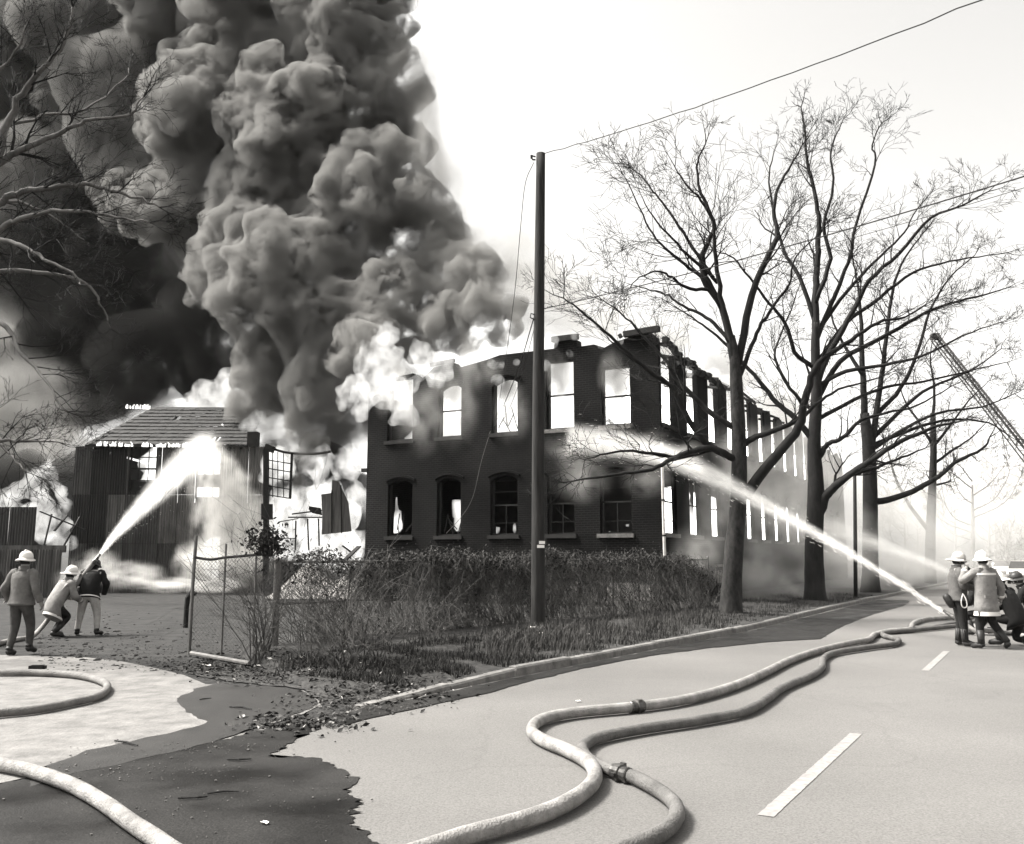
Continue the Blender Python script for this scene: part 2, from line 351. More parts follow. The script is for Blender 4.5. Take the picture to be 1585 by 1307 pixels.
def wall(name,u0,u1,top,openings,th,m,toW,parent):
    """wall in (u,z) with rectangular openings (u0,u1,z0,z1); top = list of (u,z); toW maps (u,depth,z)"""
    us=sorted(set([u0,u1]+[a for o in openings for a in o[:2]]+[p[0] for p in top if u0<p[0]<u1]))
    zs=sorted(set([-.3]+[a for o in openings for a in o[2:4]]))
    def tz(u):
        for (a,za),(b,zb) in zip(top,top[1:]):
            if a<=u<=b: return za if b==a else za+(zb-za)*(u-a)/(b-a)
        return top[-1][1] if u>top[-1][0] else top[0][1]
    q=MB(); 
    def solid(ua,ub,za,zb):
        mu=(ua+ub)/2; mz=(za+zb)/2
        return not any(o[0]<=mu<=o[1] and o[2]<=mz<=o[3] for o in openings)
    for a,b in zip(us,us[1:]):
        T=(tz(a+1e-4),tz(b-1e-4))
        lev=[z for z in zs if z<min(T)-.02]
        col=[(lev[i],lev[i],lev[i+1],lev[i+1]) for i in range(len(lev)-1)]+[(lev[-1],lev[-1],T[0],T[1])]
        run=None; runs=[]
        for za,zb,zc,zd in col:
            if solid(a,b,za,min(zc,zd)):
                if run: run[2],run[3]=zc,zd
                else: run=[za,zb,zc,zd]
            else:
                if run: runs.append(run)
                run=None
        if run: runs.append(run)
        for za,zb,zc,zd in runs:
            vs=[toW(a,0,za),toW(b,0,zb),toW(b,0,zd),toW(a,0,zc),toW(a,th,za),toW(b,th,zb),toW(b,th,zd),toW(a,th,zc)]
            n=len(q.v); q.v+=vs
            q.f+= [(n,n+1,n+2,n+3),(n+4,n+7,n+6,n+5),(n+3,n+2,n+6,n+7),(n,n+4,n+5,n+1),(n,n+3,n+7,n+4),(n+1,n+5,n+6,n+2)]
    # drop the hidden shared faces between neighbouring columns
    me=bpy.data.meshes.new(name); me.from_pydata(q.v,[],q.f)
    bm=bmesh.new(); bm.from_mesh(me); bmesh.ops.remove_doubles(bm,verts=bm.verts,dist=.0005)
    seen={}; kill=[]
    for f in bm.faces:
        k=tuple(sorted(v.index for v in f.verts))
        if k in seen: kill+= [f,seen[k]]
        else: seen[k]=f
    bmesh.ops.delete(bm,geom=list(set(kill)),context='FACES'); bmesh.ops.recalc_face_normals(bm,faces=bm.faces); bm.to_mesh(me); bm.free()
    me.materials.append(m); return link(name,me,parent)
fW=lambda u,d,z:(u,d,z)
sW=lambda u,d,z:(-d,u,z)
def op(l,r,t,b,f=fac):
    x0,_=f(l,(t+b)/2); x1,_=f(r,(t+b)/2); _,zt=f((l+r)/2,t); _,zb=f((l+r)/2,b); return [x0,x1,zb,zt]
fU=[op(600,639,560,682),op(677,714,574,676),op(761,801,565,669),op(845,888,555,662),op(930,975,560,656)]
fL=[op(600,638,738,831),op(676,713,735,829),op(759,801,730,825),op(847,889,728,824),op(928,977,725,825)]
for i in range(5):
    for s_,zb,zt in((fU,6.35,8.45),(fL,2.52,4.75)): s_[i][2]=zb; s_[i][3]=zt
fU[0][3]=8.9; fU[3][3]=8.9
xl=fac(567,760)[0]
rw=random.Random(3)
top=[(xl,8.2),(xl+.5,8.35),(xl+.9,8.3),(xl+1.1,8.95),(xl+2.2,9.05),(xl+2.6,8.75),(xl+3.2,9.2),(xl+4.1,9.3),(xl+4.3,9.05),(xl+5.6,9.25),(xl+6.2,9.38)]
x4=fac(858,515)[0]; x5=fac(892,515)[0]
top+=[(x4-.02,9.38),(x4,9.62),(x5,9.62),(x5+.02,9.34),(x5+.7,9.36),(x5+1.1,9.2),(x5+1.5,9.36),(-.9,9.5),(-.02,9.52),(0,9.52)]
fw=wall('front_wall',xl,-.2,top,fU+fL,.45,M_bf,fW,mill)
SP=2.95; NS=14; SL=.28+SP*NS+1.2
sU=[[.28+SP*k,1.75+SP*k,6.35,9.02 if k<9 else 8.5] for k in range(NS)]
sL=[[.28+SP*k,1.70+SP*k,2.52,4.75] for k in range(NS)]
stop=[(0,9.35),(.25,9.3),(.3,9.05)]
for k in range(NS):
    a=.28+SP*k
    stop+= [(a+.01,9.02+.0),(a+1.46,9.02),(a+1.5,9.1+rw.uniform(-.25,.2)),(a+2.0,9.2+rw.uniform(-.35,.15)),(a+2.8,9.12+rw.uniform(-.3,.2))]
stop=[(u,min(z,9.35)) for u,z in stop]+[(SL,9.1)]
# upper openings burnt open to the sky: drop the wall head there
stop2=[]
for u,z in stop: stop2.append((u,z))
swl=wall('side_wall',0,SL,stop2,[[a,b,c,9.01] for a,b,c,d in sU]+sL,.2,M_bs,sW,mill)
# far walls and floor remains
q=MB(); q.box((xl+.2,11,4.0),(.4,21,8.6)); q.build('rear_side_wall',M_bf,mill)
q=MB(); q.box((xl/2-.2,SL-.25,4.5),(-xl-1.2,.4,9)); q.build('end_wall',M_bf,mill)
q=MB(); q.box((xl/2-.2,SL/2,5.35),(-xl-1.4,SL-1.6,.3)); q.build('upper_floor',M_char,mill)
q=MB(); q.box((xl/2,7.0,3.4),(-xl-2.0,.2,3.5)); q.build('partition',M_soot,mill)  # added inner wall that keeps the lower windows dark
# windows: frame, sill, lintel with shallow arch, sash bars
def window(o,side=False,arch=True,frame=True,bars='mid',i=0,sillm=None):
    u0,u1,z0,z1=o; W=sW if side else fW; m=M_bs if side else M_bf
    rr=random.Random(i*7+3)
    q=MB(); q.add([W(*p) for p in [(u0-.09,-.09,z0-.14),(u1+.09,-.09,z0-.14),(u1+.09,.12,z0-.14),(u0-.09,.12,z0-.14),(u0-.09,-.09,z0-.004),(u1+.09,-.09,z0-.004),(u1+.09,.12,z0-.004),(u0-.09,.12,z0-.004)]],[(0,3,2,1),(4,5,6,7),(0,1,5,4),(1,2,6,5),(2,3,7,6),(3,0,4,7)])
    if frame:
        f=MB()
        d0,d1=(.11,.16) if side else (.16,.24); t=.03 if side else .06
        def bar(a,b,c,d,da=d0,db=d1):
            n=[(a,da,c),(b,da,c),(b,da,d),(a,da,d),(a,db,c),(b,db,c),(b,db,d),(a,db,d)]
            f.add([W(*p) for p in n],[(0,1,2,3),(4,7,6,5),(0,4,5,1),(3,2,6,7),(0,3,7,4),(1,5,6,2)])
        bar(u0+.002,u0+t,z0+.003,z1-.01); bar(u1-t,u1-.002,z0+.003,z1-.01); bar(u0+t,u1-t,z0+.003,z0+t)
        wn=f.build('window',M_char,mill)
        s=MB(); f=s
        zm=(z0+z1)/2
        if bars in('mid','full'): bar(u0+t,u1-t,zm-.03,zm+.03,d0+.01,d1-.01)
        if bars=='full':
            um=(u0+u1)/2
            for zz in (z0+.45,zm+.5): bar(u0+t,u1-t,zz-.012,zz+.012,d0+.015,d1-.015)
            bar(um-.012,um+.012,z0+t,zm-.03,d0+.015,d1-.015)
        if bars=='debris':
            for _ in range(5):
                a=rr.uniform(u0+.1,u1-.1); b=a+rr.uniform(-.4,.4); b=min(max(b,u0+.1),u1-.1); c=z0+rr.uniform(0,.3); d=c+rr.uniform(.3,.9)
                pa=Vector(W(a,rr.uniform(.2,.3),c)); pb=Vector(W(b,rr.uniform(.2,.3),d)); s.bar(pa,pb,.03)
        if s.v: s.build('sash_bars',M_char,wn,kind='stuff' if bars in('debris','full') else None)
        q.build('sill',sillm or M_sill,wn)
    else: wn=None; q.build('sill',sillm or M_sill,mill)
    if arch:
        dp_=.19 if side else .44; a=MB(); n=8; h=.2; um=(u0+u1)/2; w_=(u1-u0)/2
        for k in range(n):
            ta=-1+2*k/n; tb=-1+2*(k+1)/n
            za=z1-h*ta*ta; zb=z1-h*tb*tb; ua=um+w_*ta; ub=um+w_*tb
            if k==0: za=z1-h
            vs=[(ua,.003,za),(ub,.003,zb),(ub,.003,z1+.002),(ua,.003,z1+.002),(ua,dp_,za),(ub,dp_,zb),(ub,dp_,z1+.002),(ua,dp_,z1+.002)]
            a.add([W(*p) for p in vs],[(0,1,2,3),(4,7,6,5),(0,4,5,1)])
        a.build('arch_head',m,wn or mill)
        # projecting hood course over the opening
        hd=MB(); pts=[Vector(W(um+(w_+.1)*t_,-.035,z1+.16-h*.9*t_*t_)) for t_ in [-1+2*k/8 for k in range(9)]]
        for pa,pb in zip(pts,pts[1:]): hd.bar(pa,pb,.07,.1)
        hd.build('hood_course',m,wn or mill)
for i,o in enumerate(fU): window(o,False,arch=(i in(1,2)),bars=['none','mid','debris','mid','mid'][i],i=i,sillm=M_soot if i<3 else None)
for i,o in enumerate(fL): window(o,False,True,True,['debris','debris','full','full','full'][i],20+i,sillm=M_soot if i<4 else M_sill)
for i,o in enumerate(sU): window(o,True,False,i>3,'mid',40+i,sillm=M_soot)
for i,o in enumerate(sL): window(o,True,True,True,'full' if i<1 else 'mid',60+i)
# broken cornice
M_corn=M_char
def cornice(pa,pb,w=.16,h=.2):
    q=MB(); q.bar(pa,pb,w,h); q.build('cornice_piece',M_corn,mill)
cornice((x4-.05,-.1,9.70),(x5+.12,-.1,9.70)); cornice((x5+1.7,-.09,9.50),(-1.3,-.09,9.56),.12,.14); cornice((-1.2,-.12,9.56),(.12,-.12,9.62),.22,.2)
cornice((xl+3.1,-.08,9.28),(xl+4.2,-.08,9.36),.12,.14)
# charred eave timbers hanging along the side
q=MB(); rr=random.Random(8)
pz=[(.2,.15,9.25),(.2,1.2,9.15),(.15,2.2,8.95),(.18,3.3,9.05),(.1,4.2,8.9),(.15,5.6,8.98),(.1,7.0,8.8)]
ev=smooth_path([Vector(p) for p in pz],4)
for a,b in zip(ev,ev[1:]): q.bar(a,b,rr.uniform(.14,.34),rr.uniform(.12,.3),rr.uniform(0,1))
q.build('charred_eave',M_char,mill)
for k in range(16):
    q=MB(); y=.8+k*1.35; b=(rr.uniform(-.5,.5)-1.2,y+rr.uniform(-.3,.3),9.0+rr.uniform(.2,.9)); q.bar((.1,y,9.1+rr.uniform(-.1,.1)),b,.09,.12); q.build('charred_rafter',M_char,mill)
# drain pipe on the corner
q=MB(); q.tube([(.09,-.09,5.6),(.09,-.09,4.9),(.09,-.09,2.5),(.10,-.10,1.75)],.055,8); dp=q.build('drain_pipe',mat('pale_pipe',.5,.5,var=.2),mill)
for zz in(2.4,3.6,4.8):
    q=MB(); q.tube([(.09,-.09,zz),(.09,-.09,zz+.06)],.068,8); q.build('pipe_clip',M_char,dp)
# stub beam poking out at the left end
q=MB(); x,z=fac(563,728); q.box((xl-.12,.1,z),(.3,.25,.14)); q.build('beam_stub',M_char,mill)
# basement: pale plastered panels and cellar lights behind the fence
M_plas=mat('pale_plaster',.12,.9,scale=3,v2=.22,bump=.3)
for l,r,t,b in((940,988,902,938),(991,1012,905,930),(884,896,900,918)):
    x0,z1=fac(l,t); x1,z0=fac(r,b); q=MB(); q.box(((x0+x1)/2,-.02,(z0+z1)/2),(x1-x0,.06,z1-z0)); q.build('plaster_panel',M_plas,mill)
for k in range(4):
    y=1.0+SP*k; q=MB(); q.box((.012,y,.95),(.05,.9,.7)); cw=q.build('cellar_window',M_soot,mill)
    q=MB(); q.box((.05,y,1.36),(.06,1.1,.1)); q.build('cellar_lintel',M_sill,cw)
    for dy in(-.2,.22):
        q=MB(); q.box((.045,y+dy,.92),(.02,.3,.5)); q.build('pane',M_plas,cw)
# ================================================================ FRAME SHED on the left
SY=44.0; so=P(250,862,SY); so.z=0
shed=empty('sheet_iron_shed',so,R(2),'two-storey corrugated iron shed with burning slate roof beside brick mill','building')
def shp(px,py): 
    d=ray(px,py); o=Vector((0,0,H)); n=Vector((-math.sin(R(2)),math.cos(R(2)),0)); a=Vector((math.cos(R(2)),math.sin(R(2)),0)); t=(so-o).dot(n)/d.dot(n); p=o+d*t-so; return p.dot(a),p.z
M_iron=mat('sooty_iron',.008,.7,scale=1.2,v2=.045,stretch=(3,1,.5),spec=.4)
M_iron2=mat('scorched_iron',.004,.8,scale=1.5,v2=.016,stretch=(3,1,.5))
M_iron3=mat('pale_iron',.02,.6,scale=1.1,v2=.10,stretch=(4,1,.5))
def corrugated(x0,x1,z0,z1,y=0,pitch=.12,amp=.018,m=None,par=None,bend=0,name='cladding_sheet',rl=0):
    n=max(4,int((x1-x0)/pitch*4)); q=MB(); vs=[];fs=[]
    for i in range(n+1):
        x=x0+(x1-x0)*i/n; dy=amp*math.sin(i*math.pi/2)
        for z in(z0,z1): vs.append((x+rl*(z-z0),y+dy+bend*(z-z0),z))
    for i in range(n): fs.append((2*i,2*i+2,2*i+3,2*i+1))
    q.add(vs,fs); o=q.build(name,m,par); 
    md=o.modifiers.new('thickness','SOLIDIFY'); md.thickness=.006; return o
sx0=shp(112,780)[0]; sx1=shp(410,780)[0]; ze=shp(250,691)[1]
wins=[(203,241,690,762),(305,341,700,772),(300,340,828,900)]
wo=[]
for l,r,t,b in wins:
    a,zt=shp(l,t); c,zb=shp(r,b); wo.append((a,c,zb,zt))
rs=random.Random(21); cw=(sx1-sx0)/11
zrows=[0.0,2.35,4.7,ze-.02]
for c_ in range(11):
    for r_ in range(3):
        xa=sx0+c_*cw; xb=xa+cw-.012; za,zb=zrows[r_],zrows[r_+1]-.01
        parts=[(xa,xb,za,zb)]
        for a,b,c,d in wo:
            nx=[]
            for (p,q_,s,t) in parts:
                if q_<=a or p>=b or t<=c or s>=d: nx.append((p,q_,s,t)); continue
                if p<a: nx.append((p,a,s,t))
                if q_>b: nx.append((b,q_,s,t))
                pp,qq=max(p,a),min(q_,b)
                if s<c: nx.append((pp,qq,s,c))
                if t>d: nx.append((pp,qq,d,t))
            parts=nx
        for (p,q_,s,t) in parts:
            if q_-p<.08 or t-s<.08: continue
            corrugated(p,q_,s,t,rs.uniform(-.02,.02)-.03*r_,m=rs.choice([M_iron3,M_iron3,M_iron] if r_==0 and c_>2 else [M_iron,M_iron,M_iron2,M_iron3] if c_>1 else [M_iron2,M_iron2,M_iron]),par=shed,bend=rs.uniform(-.006,.004))  # bottom row mostly pale: the veil of spray is put into its colour
# backing walls of the shed
for nm,c,s in(('end_wall',(sx0+.1,4.5,ze/2),(.2,8.6,ze)),('end_wall',(sx1-.1,4.5,ze/2),(.2,8.6,ze))):
    q=MB(); q.box(c,s); q.build(nm,M_iron2,shed)
q=MB(); q.box(((sx0+sx1)/2,3.4,2.3),(sx1-sx0-.5,.1,4.4)); q.build('partition',M_soot,shed)
for k,(a,b,c,d) in enumerate(wo):
    f=MB(); t=.07
    for e in((a,a+t,c,d),(b-t,b,c,d),(a+t,b-t,c,c+t),(a+t,b-t,d-t,d)): f.box(((e[0]+e[1])/2,.06,(e[2]+e[3])/2),(e[1]-e[0],.1,e[3]-e[2]))
    wn=f.build('window',M_char,shed); s=MB()
    nz=4
    for j in range(1,nz): s.box(((a+b)/2,.06,c+(d-c)*j/nz),(b-a-2*t,.04,.05 if j!=2 else .09))
    for j in range(1,3): s.box((a+(b-a)*j/3,.06,(c+d)/2),(.035,.036,d-c-2*t))
    s.build('glazing_bars',M_char,wn)
    for j in ((0,) if k==0 else (1,) if k==1 else ()):
        p_=MB(); z0=c+(d-c)*j/nz; p_.box(((a+b)/2,.1,z0+(d-c)/nz/2),(b-a-2*t,.03,(d-c)/nz-.06)); p_.build('blocked_pane',M_iron2,wn)
# slate roof: courses of slates, some gone
RX0,RX1=shp(138,690)[0],shp(388,690)[0]; rz1=P(280,632,SY+4.3).z; NC=11
M_slate=mat('sooty_slate',.008,.7,scale=5,v2=.035)
for c_ in range(NC):
    t0=c_/NC; t1=(c_+1.25)/NC; q=MB(); y0=-.35+t0*4.6; y1=-.35+t1*4.6; z0=ze-.02+(rz1-ze)*t0+.05; z1=ze-.02+(rz1-ze)*t1
    ind=1.5*t0; x=RX0+ind; rr=random.Random(c_)
    while x<RX1-.25*t0-.05:
        wv=rr.uniform(.24,.34); xe=min(x+wv,RX1-.25*t0)
        hole=noise.noise(Vector((x*.8,c_*.5,2)))>.55
        if not hole:
            dz=rr.uniform(0,.03)
            q.add([(x,y0,z0+dz),(xe-.01,y0,z0+dz),(xe-.01,y1,z1),(x,y1,z1),(x,y0,z0+dz+.025),(xe-.01,y0,z0+dz+.025),(xe-.01,y1,z1+.025),(x,y1,z1+.025)],[(0,3,2,1),(4,5,6,7),(0,1,5,4),(1,2,6,5),(2,3,7,6),(3,0,4,7)])
        x=xe
    q.build('slate_course',M_slate,shed,kind='stuff')
q=MB(); q.add([(RX0+.02,-.3,ze),(RX0+1.5,4.3,rz1+.02),(RX0+.02,8.6,ze)],[(0,1,2)]); q.build('hip_end',M_slate,shed)
q=MB(); q.bar((RX0,-.42,ze-.03),(RX1,-.42,ze-.03),.12,.1); q.build('eave_board',M_char,shed)
q=MB(); q.box((RX1+.15,-.1,ze+.35),(.5,.5,.7)); q.build('parapet_stub',M_soot,shed)
for k in range(9):
    q=MB(); x=RX0+1.6+k*(RX1-RX0-2)/8; q.bar((x,-.3,ze-.1),(x,4.2,rz1-.08),.07,.12); q.build('rafter',M_char,shed)
# ================================================================ RUIN between shed and mill
RY=41.0; ro=P(488,862,RY); ro.z=0
ruin=empty('burnt_out_bay',ro,0,'burnt-out glazed bay with charred frame between iron shed and brick mill','ruin')
def rup(px,py): p=P(px,py,RY)-ro; return p.x,p.z
def rbar(a,b,w,nm,par=ruin,y=0,m=M_char):
    q=MB(); (xa,za),(xb,zb)=rup(*a),rup(*b); q.bar((xa,y,za),(xb,y,zb),w); return q.build(nm,m,par)
gw=rbar((412,696),(412,900),.22,'frame_post'); rbar((452,702),(449,772),.1,'frame_post')
tb=rbar((411,692),(424,697),.3,'beam_end')
q=MB(); pts=[]
for p in((414,692),(440,700),(470,703),(495,702),(512,699)):
    x,z=rup(*p); pts.append((x,0,z))
q.tube(smooth_path(pts,4),.06,6); q.build('sagging_beam',M_char,ruin)
for y_ in(712,725,739,752,766): rbar((413,y_),(450,y_+6),.045,'glazing_bar')
for x_ in(422,430,439): rbar((x_,700),(x_,770),.035,'glazing_bar')
for a,b in(((446,801),(502,801)),((432,808),(462,803)),((458,806),(457,852)),((476,803),(478,852)),((493,803),(494,845)),((420,834),(456,834)),((452,796),(500,790))): rbar(a,b,.06 if a[0]>440 else .04,'charred_rail')
def plate(px,nm,m=M_iron2,y=0,th=.03):
    q=MB(); q.prism([rup(*p) for p in px],y,y+th); return q.build(nm,m,ruin)
plate([(499,766),(515,764),(516,744),(526,746),(541,778),(546,823),(500,828),(501,800)],'hanging_sheet',mat('bent_iron',.05,.7,scale=2,v2=.13,stretch=(6,1,.5)),-.3)
rbar((516,760),(516,826),.05,'seam',y=-.36); rbar((530,752),(531,826),.04,'seam',y=-.36)
plate([(480,784),(498,787),(500,798),(485,795),(479,789)],'hanging_sheet',M_iron2,-.2)
plate([(406,780),(424,781),(424,805),(406,805)],'hanging_sheet',M_iron2,-.2)
# rubble heap and broken boards in the bay
q=MB(); rr=random.Random(5)
hp=[];NX,NY=22,7
for i in range(NX):
    for j in range(NY):
        px=430+i*6.6; x=rup(px,862)[0]; y=-3+j*.7; hgt=(1.35*math.exp(-((px-480)/34)**2)+1.0*math.exp(-((px-548)/28)**2))*math.exp(-((j-4)/2.6)**2)+.12*noise.noise(Vector((x*1.7,y*2,1)))
        hp.append((x,y,max(-.05,hgt if 0<i<NX-1 and 0<j<NY-1 else -.05)))
q.add(hp,[(i*NY+j,(i+1)*NY+j,(i+1)*NY+j+1,i*NY+j+1) for i in range(NX-1) for j in range(NY-1)])
q.build('rubble_heap',mat('ash_rubble',.16,.95,scale=4,v2=.3,bump=.8),None,label='grey ash heap below burnt-out glazed bay',cat='rubble',smooth=False).location=ro
def board(name,a,b,Y,w,label,cat='timber',m=M_char,group=None,th=.05):
    q=MB(); A=P(a[0],a[1],Y); B=P(b[0],b[1],Y+.4); c=(A+B)/2; q.bar(A-c,B-c,w,th); o=q.build(name,m,label=label,cat=cat,group=group); o.location=c; return o
board('broken_board',(535,866),(556,846),36,.3,'dark broken board leaning on rubble at left foot of brick mill')
board('broken_board',(530,845),(548,858),36.6,.07,'thin charred stick crossing the broken board by the mill')
# ================================================================ LOW IRON WALL far left
LY=39.0; lo=P(40,862,LY); lo.z=0
lw=empty('low_iron_wall',lo,0,'low corrugated iron wall with flames behind it at left edge','wall')
def lp(px,py): p=P(px,py,LY)-lo; return p.x,p.z
xs=[-60,-22,16,58]
for a,b in zip(xs,xs[1:]):
    x0,zt=lp(a,785); x1,_=lp(b,785); zb=lp(a,850)[1]; corrugated(x0,x1-.02,zb,zt,0,m=M_iron,par=lw)
xs=[-60,-15,24,64,102]
for i,(a,b) in enumerate(zip(xs,xs[1:])):
    x0,zt=lp(a,851); x1,_=lp(b,851); corrugated(x0,x1-.02,-.02,zt,-.25-.02*(i%2),m=rs.choice([M_iron,M_iron3]),par=lw)
q=MB(); x0,z=lp(-60,850); x1,_=lp(104,850); q.bar((x0,-.12,z),(x1,-.12,z),.1,.3); q.build('capping_rail',mat('pale_iron',.09),lw)
for nm,a,b,w,lab in(('fallen_beam',(62,792),(130,820),.2,'long charred beam fallen across flames above low iron wall'),('fallen_beam',(96,850),(124,800),.2,'short charred post leaning right over low iron wall'),('fallen_beam',(68,846),(80,796),.06,'thin charred stud standing left among flames over low wall'),('fallen_beam',(84,822),(104,798),.16,'charred stub crossing behind the long fallen beam')):
    board(nm,a,b,LY+1.2,w,lab,'beam')
# ================================================================ SMOKE, FLAMES, WATER
def _ico(sub):
    bm=bmesh.new(); bmesh.ops.create_icosphere(bm,subdivisions=sub,radius=1)
    v=np.array([x.co[:] for x in bm.verts]); f=np.array([[y.index for y in x.verts] for x in bm.faces]); bm.free(); return v,f
IV2,IF2=_ico(2); IV1,IF1=_ico(1)
def puffs(name,cores,seed,voxel,levels,m,disp=(),squash=None,**tags):
    """grow smaller puffs on the bigger ones and fuse all into one closed skin"""
    rg=random.Random(seed); sph=list(cores); cur=list(cores)
    for (n,ra,rb,off) in levels:
        nxt=[]
        for c,r in cur:
            for _ in range(n):
                d=Vector((rg.gauss(0,1),rg.gauss(0,1),rg.gauss(0,1))).normalized(); nxt.append((c+d*r*off,r*rg.uniform(ra,rb)))
        sph+=nxt; cur=nxt
    sph=[s for s in sph if s[1]>voxel*1.1]
    org=sum((c for c,r in cores),Vector())/len(cores)
    V=[];Fc=[];n=0
    for c,r in sph:
        iv,if_=(IV2,IF2) if r>voxel*5 else (IV1,IF1)
        V.append(iv*r+np.array((c-org)[:])); Fc.append(if_+n); n+=len(iv)
    V=np.concatenate(V); Fc=np.concatenate(Fc)
    me=bpy.data.meshes.new(name); me.from_pydata(V.tolist(),[],Fc.tolist())
    o=bpy.data.objects.new(name,me); C.objects.link(o); o.location=org
    md=o.modifiers.new('fuse','REMESH'); md.mode='VOXEL'; md.voxel_size=voxel; md.use_smooth_shade=True
    for i,(sz,st) in enumerate(disp):
        tx=bpy.data.textures.new(name+'_n%d'%i,'CLOUDS'); tx.noise_scale=sz; tx.noise_depth=2
        d=o.modifiers.new('rough%d'%i,'DISPLACE'); d.texture=tx; d.strength=st; d.mid_level=.5; d.texture_coords='LOCAL'
    if disp:
        md=o.modifiers.new('fuse2','REMESH'); md.mode='VOXEL'; md.voxel_size=voxel; md.use_smooth_shade=True
    bpy.context.view_layer.update()
    e=o.evaluated_get(bpy.context.evaluated_depsgraph_get()); m2=bpy.data.meshes.new_from_object(e)
    o.modifiers.clear(); o.data=m2; m2.materials.clear(); m2.materials.append(m); bpy.data.meshes.remove(me)
    print(name,len(sph),len(m2.polygons))
    return tag(o,**tags)
def pc(lst,k=.85,jit=0,seed=0):
    rg=random.Random(seed); return [(P(x,y,Y+rg.uniform(-jit,jit)),r*Y/F*k) for x,y,r,Y in lst]
rises=[(625,130,45,48),(650,310,50,45),(690,365,45,44),(735,425,45,43),(790,470,34,42),(605,40,40,50),(655,230,30,46),(420,60,150,52),(300,20,120,55),(520,70,100,50),(565,190,85,48),(450,210,120,49),(330,200,110,52),(600,245,48,46),(560,300,90,46),(420,310,130,47),(310,310,110,50),
(640,370,60,44),(545,400,95,44),(430,430,95,46),(350,430,70,48),(690,425,55,43),(610,470,75,42),(500,500,85,43),(430,550,75,45),(745,470,40,41.5),(760,500,30,41),(715,490,40,41),(690,505,50,41),(570,540,60,42),(480,600,60,44),(790,505,26,40.5),(770,520,24,40.5),(640,530,40,41),(720,520,30,41),
(480,-90,160,54),(250,-80,150,57),(110,30,120,62),(30,130,120,64),(170,170,110,60),(0,-60,150,66),(230,300,70,56),(395,620,50,46),(470,660,38,45)]
puffs('smoke_column',pc(rises,.88,2.0,4),5,.22,[(22,.26,.5,.9),(9,.3,.6,.95)],vol_mat('grey_smoke',4.4,.34,nscale=.7,lo=.455,hi=.60,detail=8,nrough=.66,step=.06),[(1.2,.35)],label='huge billowing grey smoke column rising from the burning mill',cat='smoke',kind='stuff')
dark=[(230,560,105,56),(120,500,110,60),(300,480,66,55),(50,420,90,62),(180,410,90,58),(250,640,52,56),(340,570,56,54),(395,590,40,50),(100,600,60,58),(150,330,70,60),(150,655,50,54),(90,690,40,54)]
puffs('dark_smoke',pc(dark,.85,1,2),6,.36,[(12,.32,.55,.85),(5,.3,.5,.85)],vol_mat('black_smoke',1.0,.04,nscale=.4,lo=.40,hi=.64,detail=4,nrough=.6,step=.15),[(2.2,1.6),(.9,.5)],label='dense black smoke cloud rolling over the iron shed roof',cat='smoke',kind='stuff')

def mist(name,blobs,dens,alb,label,cat,nscale=2.2,lo=.35,hi=.65,seed=0,group=None,aniso=.1,stretch=(1,1,1)):
    """soft banks: each a ball of vapour thinning out towards its rim and broken up by noise. blobs: (px,py,rx,ry in px,Y,depth m)"""
    m=bpy.data.materials.new(name); m.use_nodes=True; nt=m.node_tree; nt.nodes.clear(); L=nt.links
    o=N(nt,'ShaderNodeOutputMaterial'); v=N(nt,'ShaderNodeVolumePrincipled'); v.inputs['Color'].default_value=(alb,alb*.985,alb*.955,1); v.inputs['Anisotropy'].default_value=aniso
    tc=N(nt,'ShaderNodeTexCoord'); ln=N(nt,'ShaderNodeVectorMath',operation='LENGTH'); L.new(tc.outputs['Object'],ln.inputs[0])
    f=N(nt,'ShaderNodeMapRange',interpolation_type='SMOOTHSTEP'); f.inputs[1].default_value=1; f.inputs[2].default_value=.1; f.inputs[3].default_value=0; f.inputs[4].default_value=1; L.new(ln.outputs['Value'],f.inputs[0])
    oi=N(nt,'ShaderNodeObjectInfo'); ad=N(nt,'ShaderNodeVectorMath',operation='MULTIPLY_ADD'); ad.inputs[1].default_value=stretch; L.new(tc.outputs['Object'],ad.inputs[0]); L.new(oi.outputs['Location'],ad.inputs[2])
    n=N(nt,'ShaderNodeTexNoise'); n.inputs['Scale'].default_value=nscale; n.inputs['Detail'].default_value=3; L.new(ad.outputs[0],n.inputs['Vector'])
    mr=N(nt,'ShaderNodeMapRange'); mr.inputs[1].default_value=lo; mr.inputs[2].default_value=hi; L.new(n.outputs['Fac'],mr.inputs[0])
    a=N(nt,'ShaderNodeMath',operation='MULTIPLY'); L.new(f.outputs[0],a.inputs[0]); L.new(mr.outputs[0],a.inputs[1]); b=N(nt,'ShaderNodeMath',operation='MULTIPLY'); b.inputs[1].default_value=dens; L.new(a.outputs[0],b.inputs[0]); L.new(b.outputs[0],v.inputs['Density']); L.new(v.outputs[0],o.inputs['Volume'])
    me=bpy.data.meshes.new(name); me.from_pydata(IV2.tolist(),[],IF2.tolist()); me.materials.append(m)
    for i,(px,py,rx,ry,Y,dm) in enumerate(blobs):
        ob=link(name,me); ob.location=P(px,py,Y); ob.scale=(rx*Y/F,dm,ry*Y/F); tag(ob,label,cat,group or label,'stuff')

